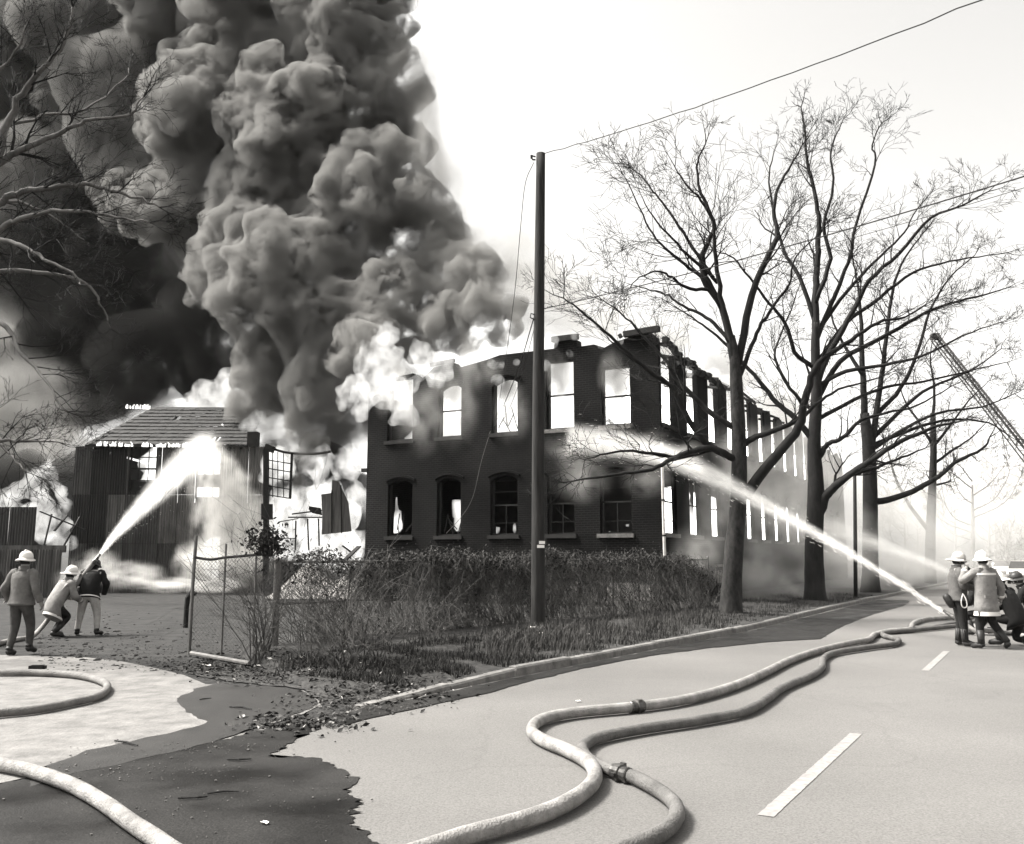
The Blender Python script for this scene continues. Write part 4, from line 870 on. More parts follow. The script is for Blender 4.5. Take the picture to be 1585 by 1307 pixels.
# near tree whose trunk stands left of the frame
tree('bare_tree',[(-230,1060,60),(-225,900,46),(-215,700,42),(-200,500,36),(-190,380,30)],[
 (0,.3,18,[(-190,400),(-90,310),(0,250),(30,234),(62,221),(100,202),(135,189),(200,176),(222,150)]),
 (0,-.5,20,[(-190,420),(-90,330),(-20,290),(5,205),(28,155),(60,112),(86,85),(108,45),(112,10)]),
 (0,.5,17,[(-195,450),(-80,360),(0,312),(35,297),(78,291),(132,287),(172,296),(212,306),(246,322)]),
 (0,-.3,15,[(-195,470),(-80,410),(0,356),(30,341),(70,331),(122,328),(180,336),(232,346)]),
 (0,-.8,13,[(-200,380),(-90,350),(0,370),(42,386),(76,405),(112,421),(128,445)]),
 (0,.8,12,[(-205,520),(-90,440),(0,420),(75,423),(130,437),(156,470),(170,510)]),
 (0,-1,14,[(-205,480),(-90,470),(0,498),(32,545),(72,592),(102,640)]),
 (0,.2,12,[(-210,700),(-90,680),(0,681),(40,683),(90,684)]),
 (0,1.0,11,[(-195,440),(-80,350),(0,312),(52,322),(100,350),(132,372)]),
 (0,.6,10,[(-190,400),(-80,290),(0,205),(30,190),(80,178),(130,170),(190,125),(200,105)]),
 (0,-.6,9,[(-190,390),(-70,200),(-10,120),(25,80),(40,40),(38,5)]),
 (0,-.6,9,[(-205,640),(-90,640),(0,690),(25,715),(40,730)]),
],15.5,'near bare tree reaching pale branches in from the left edge',7,mt=M_pale,ml=M_pale,per=2.2,fine=.003,blen=1.3,group=None,sub=((5,.6),(3,.6),(2,.6)))
# far hazy trees down the road
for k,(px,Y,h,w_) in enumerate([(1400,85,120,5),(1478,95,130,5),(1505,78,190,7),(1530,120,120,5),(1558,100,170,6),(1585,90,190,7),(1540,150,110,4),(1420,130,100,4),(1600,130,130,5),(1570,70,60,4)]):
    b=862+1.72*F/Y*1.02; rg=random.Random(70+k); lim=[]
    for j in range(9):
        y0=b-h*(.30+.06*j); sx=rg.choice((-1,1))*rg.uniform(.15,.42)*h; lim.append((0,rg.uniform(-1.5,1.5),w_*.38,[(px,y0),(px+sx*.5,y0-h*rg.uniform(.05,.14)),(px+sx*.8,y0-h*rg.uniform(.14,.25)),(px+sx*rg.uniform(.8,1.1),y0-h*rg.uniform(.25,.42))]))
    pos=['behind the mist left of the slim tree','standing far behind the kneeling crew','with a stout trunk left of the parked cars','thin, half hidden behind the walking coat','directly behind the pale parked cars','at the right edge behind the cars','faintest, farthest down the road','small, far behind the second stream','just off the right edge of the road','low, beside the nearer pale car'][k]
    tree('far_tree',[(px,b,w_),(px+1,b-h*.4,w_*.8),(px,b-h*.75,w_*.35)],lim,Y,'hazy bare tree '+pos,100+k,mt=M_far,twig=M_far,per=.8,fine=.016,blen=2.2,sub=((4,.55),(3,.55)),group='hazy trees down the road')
# ================================================================ UTILITY POLE AND WIRES
M_pole=mat('weathered_pole',.003,.9,scale=7,v2=.034,bump=.5,stretch=(1.5,1.5,.12))
M_wire=mat('black_cable',.012,.7,var=.2)
PY=19.2; pb=P(833,988,PY); pb.z=.15
pole=empty('utility_pole',pb,0,'tall weathered wooden utility pole standing by the fence','pole')
q=MB(); pz=[P(833,990,PY)-pb,P(833,850,PY)-pb,P(833,650,PY)-pb,P(835,430,PY)-pb,P(837,238,PY)-pb]; pz[0].z=-.25
q.tube(smooth_path(pz,5),[.155-.055*i/20 for i in range(21)],14); q.build('shaft',M_pole,pole,True)
def pp_(px,py,dy=0): return P(px,py,PY+dy)-pb
q=MB(); a=pp_(829,243,-.02); q.tube([a,a+Vector((-.07,0,.02)),a+Vector((-.09,0,-.03)),a+Vector((-.06,0,-.07)),a+Vector((0,0,-.07))],.018,6); q.box(a+Vector((-.09,0,0)),(.05,.05,.07)); q.build('insulator_bracket',M_char,pole)
q=MB(); a=pp_(829,488,-.05); q.tube([a,a+Vector((-.1,-.02,.03)),a+Vector((-.12,-.02,-.06)),a+Vector((-.02,0,-.1))],.014,6); q.build('cable_hook',M_char,pole)
M_white=mat('white_plate',.75,.5,var=.06)
for py_,wx,xo in((840,9,4),(846,11,2)):
    q=MB(); a=pp_(833+xo+2,py_,-.155); q.box(a,(wx*PY/F,.012,.06)); q.build('number_plate',M_white,pole)
q=MB(); a=pp_(833,971,0); q.lathe(a,[(.161,-.02),(.165,-.015),(.165,.015),(.161,.02)],14); q.build('white_band',M_white,pole)
def cable(name,pts,r,label,sag=0,n=6,twist=0,seed=0,group=None,m=M_wire):
    p=[Vector(x) for x in pts]; path=smooth_path(p,n) if len(p)>2 else [p[0].lerp(p[1],i/24) for i in range(25)]
    N_=len(path)-1
    path=[v-Vector((0,0,sag*4*(i/N_)*(1-i/N_)))+Vector((0,0,twist*noise.noise(Vector((i*.8,seed,0))))) for i,v in enumerate(path)]
    o0=path[0]; q=MB(); q.tube([v-o0 for v in path],r,5); o=q.build(name,m,label=label,cat='cable',group=group); o.location=o0; return o
cable('overhead_cable',[P(842,238,PY),P(1535,-6,9.5)],.009,'top overhead wire running from pole head to upper right',.12,twist=.03,seed=1)
cable('overhead_cable',[P(838,479,PY),P(1660,250,11.0)],.011,'thick overhead cable crossing the tree crowns from the pole',.1,seed=2)
cable('overhead_cable',[P(838,484,PY),P(1660,268,11.4)],.005,'thin overhead wire just below the thick cable',.14,seed=3)
dfac=lambda px,py:(lambda e:CB+bx*e[0]+by*-.05+Vector((0,0,e[1])))(fac(px,py))
cable('service_drop',[P(826,252,PY),P(813,285,20),P(806,350,21.5),P(797,450,24),P(785,540,28),dfac(768,662)],.008,'loose wire hanging from the pole head to the mill',0)
cable('service_drop',[P(827,490,PY),P(806,560,23),P(785,615,28),dfac(766,660)],.012,'heavy cable bundle sagging from pole to third upper window',0)
cable('service_drop',[P(829,500,PY),P(812,565,23),P(793,622,28),dfac(774,664)],.007,'thin cable beside the heavy bundle',0)
cable('fallen_wire',[dfac(760,668),dfac(748,715)-by*.1,dfac(737,770)-by*.2,dfac(722,800)-by*.3,dfac(694,826)-by*.1],.010,'torn wire dangling down the mill front to a lower window',0,m=mat('grey_wire',.12,.6))
# short thin post among the trees
q=MB(); b0=G(1324,926,.1); Yp=b0.y; q.tube([Vector((0,0,-.2)),P(1324,850,Yp)-b0,P(1323,735,Yp)-b0],[.085,.08,.07],8)
o=empty('iron_post',b0,0,'thin dark iron post between second and third plane trees','post'); q.build('shaft',M_char,o,True)
q=MB(); a=P(1323,738,Yp)-b0; q.tube([a,a+Vector((.2,-.5,.35)),a+Vector((.5,-.9,.5))],[.04,.035,.03],6); q.build('arm',M_char,o)
# ================================================================ CHAIN-LINK FENCE
M_galv=mat('galvanised_pipe',.05,.6,scale=4,v2=.12,spec=.5)
M_mesh=mat('chain_wire',.03,.6,scale=3,v2=.07)
fence=empty('chain_link_fence',FA,0,'long chain-link fence overgrown with dry vines along the verge','fence')
fd=(FB-FA); FLn=Vector((fd.x,fd.y,0)).length; fdir=Vector((fd.x,fd.y,0)).normalized(); FH=1.50
npost=7
for k in range(npost):
    p=fdir*(FLn*k/(npost-1)); r=.06 if k==0 else .03
    q=MB(); q.tube([p+Vector((0,0,-.4)),p+Vector((0,0,FH+(.05 if k else .02)))],r,10); q.lathe(p+Vector((0,0,FH+(.05 if k else .02))),[(r*1.15,-.04),(r*1.15,0),(r*.7,.03),(.004,.045)],10); q.build('post',mat('pale_post',.07,.8,scale=4,v2=.15) if k==0 else M_galv,fence)
q=MB(); q.tube([Vector((0,0,FH-.02)),fdir*FLn+Vector((0,0,FH-.02))],.021,8); q.build('top_rail',M_galv,fence)
q=MB(); q.tube([Vector((.05,0,FH*.5)),fdir*3.2+Vector((0,0,FH*.5))],.021,8); q.build('brace_rail',M_galv,fence)
def chain(par,a,d,Ln,z0,z1,pitch=.075,r=.0024):
    q=MB(); hgt=z1-z0; n=int((Ln+hgt)/pitch)
    for s in(0,1):
        for k in range(-int(hgt/pitch),n):
            u0=k*pitch; u1=u0+hgt
            ua,ub=max(0,u0),min(Ln,u1)
            if ub-ua<.03: continue
            za=z0+(ua-u0); zb=z0+(ub-u0)
            if s: za,zb=z1-(ua-u0),z1-(ub-u0)
            q.tube([a+d*ua+Vector((0,0,za)),a+d*ub+Vector((0,0,zb))],r,3,False)
    return q.build('chain_mesh',M_mesh,par,kind='stuff')
chain(fence,Vector((0,0,0)),fdir,FLn,-.05,FH-.03)
# gate panel
ga=G(293,1009,.05); gb=FA-fdir*.16; gd=(gb-ga); GL=Vector((gd.x,gd.y,0)).length; gdir=Vector((gd.x,gd.y,0)).normalized()
gate=empty('chain_link_gate',ga,0,'sagging chain-link gate panel beside the drive','gate')
q=MB(); q.tube([Vector((0,0,-.2)),Vector((0.0,0,1.15)),Vector((.02,0,2.05))],.032,8); q.build('post',M_galv,gate)
q=MB(); q.tube(smooth_path([Vector((0,0,1.66)),gdir*.35+Vector((0,0,1.62)),gdir*.7+Vector((0,0,1.66)),gdir*GL+Vector((0,0,1.72))],5),.024,8); q.build('top_rail',M_char,gate)
q=MB(); q.tube([gdir*(GL*.42)+Vector((0,0,-.1)),gdir*(GL*.42)+Vector((0,0,1.9))],.02,8); q.build('stile',M_galv,gate)
q=MB(); q.tube([gdir*(GL*.82)+Vector((0,0,-.1)),gdir*(GL*.82)+Vector((0,0,1.75))],.02,8); q.build('stile',M_galv,gate)
chain(gate,Vector((0,0,0)),gdir,GL,.0,1.66)
q=MB(); A=G(296,1011,.07); B=G(386,1027,.06); c=(A+B)/2; q.tube([A-c,B-c],.035,7); o=q.build('fallen_rail',mat('pale_timber',.10,.8,v2=.22),label='pale pole lying on the ground at the foot of the gate',cat='pole'); o.location=c
q=MB(); b0=G(287,972,.0); q.tube([Vector((0,0,-.1)),Vector((0,0,.5)),Vector((.02,0,.72)),Vector((.12,0,.86)),Vector((.2,0,.8))],[.06,.06,.07,.075,.06],10); o=q.build('standpipe',M_char,label='dark bent standpipe left of the chain-link gate',cat='standpipe'); o.location=b0
# ================================================================ VINES, SHRUBS, GRASS
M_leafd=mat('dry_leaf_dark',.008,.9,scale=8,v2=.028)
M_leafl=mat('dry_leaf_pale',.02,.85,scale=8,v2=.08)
M_stem=mat('pale_stem',.014,.85,scale=5,v2=.10)
def leaf(q,p,s,rg,flat=0):
    n=Vector((rg.gauss(0,1),rg.gauss(0,1),rg.gauss(0,1)+flat)).normalized(); a=n.orthogonal().normalized(); a=Matrix.Rotation(rg.uniform(0,6.28),3,n)@a; b=n.cross(a)
    q.add([p-a*s,p+b*s*.55+n*s*.15,p+a*s*1.1,p-b*s*.55+n*s*.15],[(0,1,2),(0,2,3)])
rg=random.Random(17)
def vine_h(u):   # height of the matted top along the fence
    k=min(1,max(.25,(FLn-u)/1.6)); return -.6*(1-k)+FH+.06+.26*noise.noise(Vector((u*.7,4,0)))+.22*noise.noise(Vector((u*2.3,9,0)))
def vines(name,u0,u1,nlead,nleaf,label,top=True,m1=M_leafd,m2=M_leafl,dens=1):
    root=empty(name,FA+fdir*u0,0,label,'vine'); nrm=Vector((fdir.y,-fdir.x,0)); q1=MB();q2=MB();st=MB()
    for _ in range(nlead):
        u=rg.uniform(u0,u1); d=rg.uniform(-.12,.28); p=fdir*(u-u0)+nrm*d+Vector((0,0,-.1)); pts=[p.copy()]
        for k in range(7):
            p=p+fdir*rg.gauss(0,.19)+nrm*rg.gauss(-.01,.05)+Vector((0,0,rg.uniform(.12,.32))); pts.append(p.copy())
            if p.z>vine_h(u): break
        if rg.random()<.8:
            for k in range(4): p=p+fdir*rg.gauss(0,.16)+nrm*rg.gauss(.06,.06)+Vector((0,0,-rg.uniform(.02,.2))); pts.append(p.copy())
        st.tube(pts,[.007-.0045*i/len(pts) for i in range(len(pts))],3,False)
    for _ in range(nleaf):
        u=rg.uniform(u0,u1); h=vine_h(u); cl=noise.noise(Vector((u*1.3,1,0)))
        if rg.random()<.62: z=h-abs(rg.gauss(0,.22))+rg.expovariate(22); d=rg.gauss(.03,.15)
        else:
            z=rg.uniform(-.1,h); d=rg.gauss(.02,.12)
            if noise.noise(Vector((u*1.1,z*1.4,7)))<(.02 if z<FH*.75 else -.2): continue
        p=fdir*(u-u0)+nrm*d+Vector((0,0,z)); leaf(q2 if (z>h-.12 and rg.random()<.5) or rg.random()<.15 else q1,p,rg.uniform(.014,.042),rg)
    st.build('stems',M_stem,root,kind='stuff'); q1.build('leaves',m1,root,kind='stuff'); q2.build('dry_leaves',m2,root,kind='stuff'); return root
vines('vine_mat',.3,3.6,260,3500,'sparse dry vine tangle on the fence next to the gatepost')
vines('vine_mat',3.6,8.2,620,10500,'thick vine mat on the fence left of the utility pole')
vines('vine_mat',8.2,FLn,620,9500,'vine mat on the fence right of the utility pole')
def shrub(name,base,n,h,sp,label,m=M_stem,leaves=0,fine=.0022,arch=0.0,seed=1):
    rg=random.Random(seed); root=empty(name,base,0,label,'shrub'); q=MB(); cnt=[0,((5,.55),(3,.55))]; lf=MB()
    for _ in range(n):
        d=Vector((rg.gauss(0,sp),rg.gauss(0,sp),1)); spread(q,Vector((rg.gauss(0,.10),rg.gauss(0,.10),-.05)),d,h*rg.uniform(.5,1.1),.011*rg.uniform(.5,1.2),0,rg,arch,cnt,fine)
    q.build('stems',m,root,kind='stuff')
    if leaves:
        for _ in range(leaves):
            p=Vector((rg.gauss(0,.16),rg.gauss(0,.16),h*.92+rg.gauss(0,.14))); leaf(lf,p,rg.uniform(.02,.05),rg)
        lf.build('leaves',M_leafd,root,kind='stuff')
    return root
shrub('dead_shrub',G(398,1026,.05),14,1.5,.32,'dead leafless shrub spreading in front of the gate',seed=1)
shrub('leafy_shrub',G(408,1016,.1),14,2.0,.16,'tall twiggy shrub with dark leaf clump beside the gatepost',leaves=900,seed=2)
shrub('dead_shrub',G(535,1035,.15),18,1.45,.42,'spiky dead shrub before the vine-free fence stretch',seed=3,arch=-.03)
shrub('dead_shrub',G(490,1030,.12),10,1.1,.5,'low dead shrub between gatepost and spiky shrub',seed=4,arch=-.04)
shrub('dead_shrub',G(660,1000,.2),14,1.0,.45,'thin dead shrub under the thick vine mat',seed=5,arch=-.05)
shrub('dead_shrub',G(590,1018,.2),12,1.2,.45,'dead shrub with arching canes right of the spiky shrub',seed=6,arch=-.05)
q=MB(); A=G(532,1018,.1); q.tube([Vector((0,0,-.1)),Vector((-.01,0,.55)),Vector((.05,.02,1.0)),Vector((.08,0,1.42))],[.024,.022,.017,.010],6); o=q.build('dead_stake',M_char,label='dark upright dead stem rising above the spiky shrub',cat='stem'); o.location=A
# grass and leaf litter
def blades(name,n,fn,label,m,hmin,hmax,cat='grass',seed=1,w=.006,lean=.5):
    rg=random.Random(seed); q=MB()
    for _ in range(n):
        p=fn(rg)
        if p is None: continue
        h=rg.uniform(hmin,hmax); a=rg.uniform(0,6.283); d=Vector((math.cos(a),math.sin(a),0)); s=Vector((-d.y,d.x,0))*w; l=rg.gauss(0,lean)*h
        q.add([p-s,p+s,p+d*l*.35+Vector((0,0,h*.65))+s*.6,p+d*l*.35+Vector((0,0,h*.65))-s*.6,p+d*l+Vector((0,0,h))],[(0,1,2,3),(3,2,4)])
    o=link(name,q.mesh(name,m,fix=False)); return tag(o,label=label,cat=cat,kind='stuff')
from mathutils.bvhtree import BVHTree
vb=BVHTree.FromPolygons([Vector(v) for v in vm.v],vm.f)
def on_verge(x,y):
    r=vb.ray_cast(Vector((x,y,5)),Vector((0,0,-1))); return r[0]
KL=[(a,b) for a,b in zip(kls,kls[1:])]
def vpt(rg,smin,smax,imin,imax,thr):
    i=rg.randint(imin,imax); a,b=KL[i]; p=a.lerp(b,rg.random())+inn*(.17+rg.uniform(smin,smax)); 
    if noise.noise(Vector((p.x*1.4,p.y*1.4,2)))<thr: return None
    r=on_verge(p.x,p.y); return (r if r else None)
M_grass=mat('winter_grass',.008,.9,scale=2.5,v2=.03); M_grass2=mat('dry_grass',.02,.9,scale=3,v2=.08)
blades('verge_grass',26000,lambda r:vpt(r,.05,3.2,10,52,-.12),'tufted winter grass on the verge before the fence',M_grass,.03,.12,seed=3)
blades('verge_grass',9000,lambda r:vpt(r,.05,3.0,10,52,.0),'dry pale grass blades mixed into the verge',M_grass2,.03,.13,seed=4)
def clump(r):
    c=r.choice([(835,990),(850,985),(900,985),(880,1000),(800,1000),(945,985),(1000,970),(1050,965),(770,1005),(1090,960)]); p=G(c[0]+r.gauss(0,16),c[1]+r.gauss(0,6),.15); k=on_verge(p.x,p.y); return k
blades('tall_grass',7000,clump,'taller grass tufts round the pole and tree foot',M_grass2,.06,.26,seed=6,lean=.6)
def litter(name,n,polys,label,seed,smin=.012,smax=.05,z=.02):
    rg=random.Random(seed); q=MB()
    for _ in range(n):
        (x,y),(sx,sy)=rg.choice(polys); p=G(x+rg.gauss(0,sx),y+rg.gauss(0,sy)); k=on_verge(p.x,p.y); p.z=(k.z if k and k.z>0 else 0)+z; leaf(q,p,rg.uniform(smin,smax),rg,flat=2.5)
    return q
for nm,mm,n,sd,lab in(('leaf_litter',M_leafd,2600,1,'dark fallen leaves strewn along the drive edge'),('leaf_litter',M_stem,900,2,'pale fallen leaves and scraps at the shrub feet'),('leaf_litter',mat('bright_scrap',.3,.8,v2=.5),90,3,'small bright scraps among the leaf litter')):
    q=litter(nm,n,[((360,1035),(45,7)),((480,1040),(60,9)),((600,1050),(50,14)),((430,1050),(50,7)),((620,1075),(40,8)),((540,1085),(45,10)),((470,1120),(50,8)),((320,1035),(30,6))],lab,sd); o=link(nm,q.mesh(nm,mm)); tag(o,label=lab,cat='litter',kind='stuff')
# clods and trash trodden into the yard and drive mouth
rg=random.Random(31); qa=MB(); qb=MB()
for _ in range(2600):
    p=G(rg.uniform(60,430),1040-abs(rg.gauss(0,38)),0); s_=.004+rg.expovariate(130); k=on_verge(p.x,p.y); p.z=(k.z if k and k.z>0 else 0)
    (qa if rg.random()<.8 else qb).lathe(p,[(s_,-.01),(s_*.9,s_*.4),(s_*.3,s_*.7)],5,Matrix.Rotation(rg.uniform(0,3),3,'Z'),1.3,.8)
for q_,m_,l_ in((qa,M_leafd,'dark clods trodden into the yard'),(qb,M_stem,'pale chips trodden into the yard')): tag(link('yard_clods',q_.mesh('yard_clods',m_,fix=False)),l_,'debris',kind='stuff')
# gravel crumbs along the gutter
q=MB(); rg=random.Random(9)
for _ in range(1100):
    c=rg.choice([((300,1158),(90,6)),((520,1100),(60,6)),((470,1085),(30,8)),((600,1090),(40,6)),((560,1075),(60,8)),((200,1190),(90,10)),((330,1240),(130,30))]); p=G(c[0][0]+rg.gauss(0,c[1][0]),c[0][1]+rg.gauss(0,c[1][1]),.018); s=.002+rg.expovariate(500)
    q.box(p,(s*2,s*1.4,s),Matrix.Rotation(rg.uniform(0,3),3,'Z'))
tag(link('gravel_crumbs',q.mesh('gravel_crumbs',mat('gravel',.03,.9,scale=30,v2=.2),fix=False)),'grit and gravel crumbs washed along the gutter','gravel',kind='stuff')
# ivy low under fence in the photograph's dark band: extra stems at the feet
# ================================================================ HOSES
def hose_mat(name,lo,hi):
    m=mat(name,lo,.8,scale=5.5,v2=hi,bump=.8,bscale=60,detail=10,stretch=(1,1,1)); return m
M_hp=hose_mat('pale_hose',.11,.30); M_hg=hose_mat('grey_hose',.06,.14); M_brass=mat('dull_coupling',.015,.4,metal=.6,v2=.12,scale=12)
def hose(name,px,r,m,label,couplings=(),zs=None,sub=8,closed=False):
    pts=[G(x,y,r) for x,y in px]
    for i,p in enumerate(pts): p.z=r+.014+(zs[i] if zs else 0)
    path=smooth_path(pts,sub); o0=Vector((path[0].x,path[0].y,0)); root=empty(name,o0,0,label,'hose','fire hoses')
    rd=[r*(1+.04*noise.noise(Vector((i*.35,r*100,0)))) for i in range(len(path))]
    q=MB(); vs0=len(q.v); q.tube([p-o0 for p in path],rd,14)
    q.v=[(x,y,max(z,.0145)) if zs is None else (x,y,z) for x,y,z in q.v]
    q.build('jacket',m,root,True)
    for cx_,cy_ in couplings:
        c=G(cx_,cy_,r); i=min(range(1,len(path)-1),key=lambda k:(path[k]-c).length); d=(path[i+1]-path[i-1]).normalized(); M=d.to_track_quat('Z','Y').to_matrix()
        q=MB(); q.lathe(path[i]-o0,[(r*1.02,-.10),(r*1.18,-.09),(r*1.18,-.05),(r*1.05,-.045),(r*1.05,-.015),(r*1.3,-.01),(r*1.3,.05),(r*1.1,.055),(r*1.15,.09),(r*1.02,.10)],14,M); cp=q.build('coupling',M_brass,root)
        for a in range(3):
            q=MB(); q.box(path[i]-o0+M@Vector((r*1.36*math.cos(a*2.1),r*1.36*math.sin(a*2.1),.02)),(.024,.024,.05),M); q.build('lug',M_brass,cp)
    return root
hose('fire_hose',[(560,1352),(640,1325),(720,1298),(800,1276),(862,1254),(905,1228),(921,1206),(912,1184),(880,1165),(842,1149),(824,1136),(829,1122),(852,1112),(900,1104),(985,1096),(1060,1085),(1130,1066),(1180,1045),(1220,1025),(1262,1010),(1310,998),(1345,991),(1354,984),(1378,978),(1408,975),(1414,966),(1432,960),(1470,957),(1510,956)],.058,M_hp,'thick pale fire hose snaking up the road from bottom centre',[(985,1096)])
hose('fire_hose',[(900,1345),(960,1322),(1010,1301),(1040,1280),(1048,1256),(1030,1234),(988,1209),(958,1199),(920,1184),(903,1168),(906,1155),(932,1143),(1000,1130),(1080,1118),(1150,1104),(1186,1085),(1212,1066),(1254,1048),(1272,1035),(1275,1021),(1292,1012),(1340,1004),(1384,998),(1390,991),(1368,985),(1372,980),(1410,977),(1450,973),(1490,969)],.052,M_hg,'grey fire hose beside the pale one on the road',[(960,1200)])
hose('fire_hose',[(-60,1042),(0,1043),(60,1043),(120,1047),(156,1056),(166,1066),(150,1080),(100,1092),(50,1101),(0,1106),(-60,1113)],.048,M_hg if False else hose_mat('dull_hose',.10,.2),'fire hose looping back on itself over the drive at left')
hose('fire_hose',[(-70,1172),(0,1186),(50,1197),(110,1218),(160,1246),(200,1275),(245,1305),(300,1345)],.053,M_hp,'pale fire hose crossing the wet patch at bottom left')
hose('fire_hose',[(1405,972),(1440,972),(1480,965),(1530,962)],.04,M_hg,'thin grey hose running to the kneeling crew')
# attack line of the left crew: rises from the ground to the nozzle
pts=[G(-30,1004,.05),G(15,992,.05),G(48,986,.06),P(64,972,20.0),P(80,952,20.2),P(98,930,20.3),P(118,905,20.4),P(138,880,20.5),P(148,867,20.6)]
path=smooth_path(pts,6); o0=Vector((path[0].x,path[0].y,0)); rt=empty('attack_hose',o0,0,'pale attack hose held by the left crew','hose','fire hoses'); q=MB(); q.tube([p-o0 for p in path],.05,12); q.build('jacket',M_hp,rt,True)
q=MB(); d=(path[-1]-path[-3]).normalized(); M=d.to_track_quat('Z','Y').to_matrix(); q.lathe(path[-1]-o0,[(.055,-.12),(.06,-.06),(.045,0),(.03,.14),(.036,.16)],12,M); q.build('nozzle',M_brass,rt)
# nozzle of the right crew
p=P(1472,953,18.8); d=(P(1400,908,19.7)-P(1463,949,18.9)).normalized(); M=d.to_track_quat('Z','Y').to_matrix(); rt=empty('attack_hose',Vector((p.x,p.y,0)),0,'attack hose and nozzle held by the kneeling right crew','hose','fire hoses')
o0=Vector((p.x,p.y,0)); q=MB(); q.lathe(p-o0,[(.05,-.12),(.055,-.06),(.04,0),(.026,.16),(.032,.18)],12,M); q.build('nozzle',M_brass,rt)
q=MB(); q.tube([v-o0 for v in smooth_path([p-d*.1,p-d*.6+Vector((.1,0,-.05)),P(1520,975,18.7),G(1560,980,.05),G(1620,990,.05)],5)],.045,12); q.build('jacket',M_hp,rt,True)
# ================================================================ PEOPLE
M_skin=mat('skin',.22,.6,var=.1); M_hair=mat('hair',.02,.8)
def cloth(n,lo,hi): return mat('cloth_'+n,lo,.9,scale=7,v2=hi,bump=.5,bscale=16)
M_boot=mat('black_rubber',.012,.5,v2=.03); M_helm=mat('white_helmet',.72,.35,var=.05,spec=.5); M_stripe=mat('reflective_tape',.55,.5,var=.08)
STAND=dict(pel=(0,0,.95),bel=(0,.0,1.10),che=(0,.0,1.32),nkb=(0,.0,1.47),nck=(0,.015,1.53),hed=(0,.03,1.63),top=(0,.03,1.71),
 shL=(-.18,0,1.42),elL=(-.25,-.02,1.14),wrL=(-.27,.06,.90),haL=(-.27,.09,.80),shR=(.18,0,1.42),elR=(.25,-.02,1.14),wrR=(.27,.06,.90),haR=(.27,.09,.80),
 hiL=(-.095,0,.90),knL=(-.11,.03,.50),anL=(-.12,0,.09),toL=(-.14,.17,.035),hiR=(.095,0,.90),knR=(.11,.03,.50),anR=(.12,0,.09),toR=(.14,.17,.035))
RAD=dict(pel=(.155,.115),bel=(.15,.11),che=(.175,.125),nkb=(.075,.07),nck=(.057,.06),hed=(.074,.092),top=(.06,.075),sh=(.08,.08),el=(.05,.05),wr=(.034,.034),ha=(.042,.026),hi=(.105,.105),kn=(.068,.068),an=(.046,.05),to=(.046,.035))
BONES=[('pel','bel'),('bel','che'),('che','nkb'),('nkb','nck'),('nck','hed'),('hed','top')]+[b for s in 'LR' for b in(('che','sh'+s),('sh'+s,'el'+s),('el'+s,'wr'+s),('wr'+s,'ha'+s),('pel','hi'+s),('hi'+s,'kn'+s),('kn'+s,'an'+s),('an'+s,'to'+s))]
def loft(q,secs,n=14,caps=True):
    """secs: (centre, right vector, front vector)"""
    vs=[];fs=[]
    for c,a,b in secs:
        for k in range(n):
            t=2*math.pi*k/n; vs.append(Vector(c)+Vector(a)*math.cos(t)+Vector(b)*math.sin(t))
    for i in range(len(secs)-1):
        for k in range(n): fs.append((i*n+k,i*n+(k+1)%n,(i+1)*n+(k+1)%n,(i+1)*n+k))
    if caps: fs+=[tuple(range(n))[::-1],tuple((len(secs)-1)*n+k for k in range(n))]
    q.add(vs,fs)
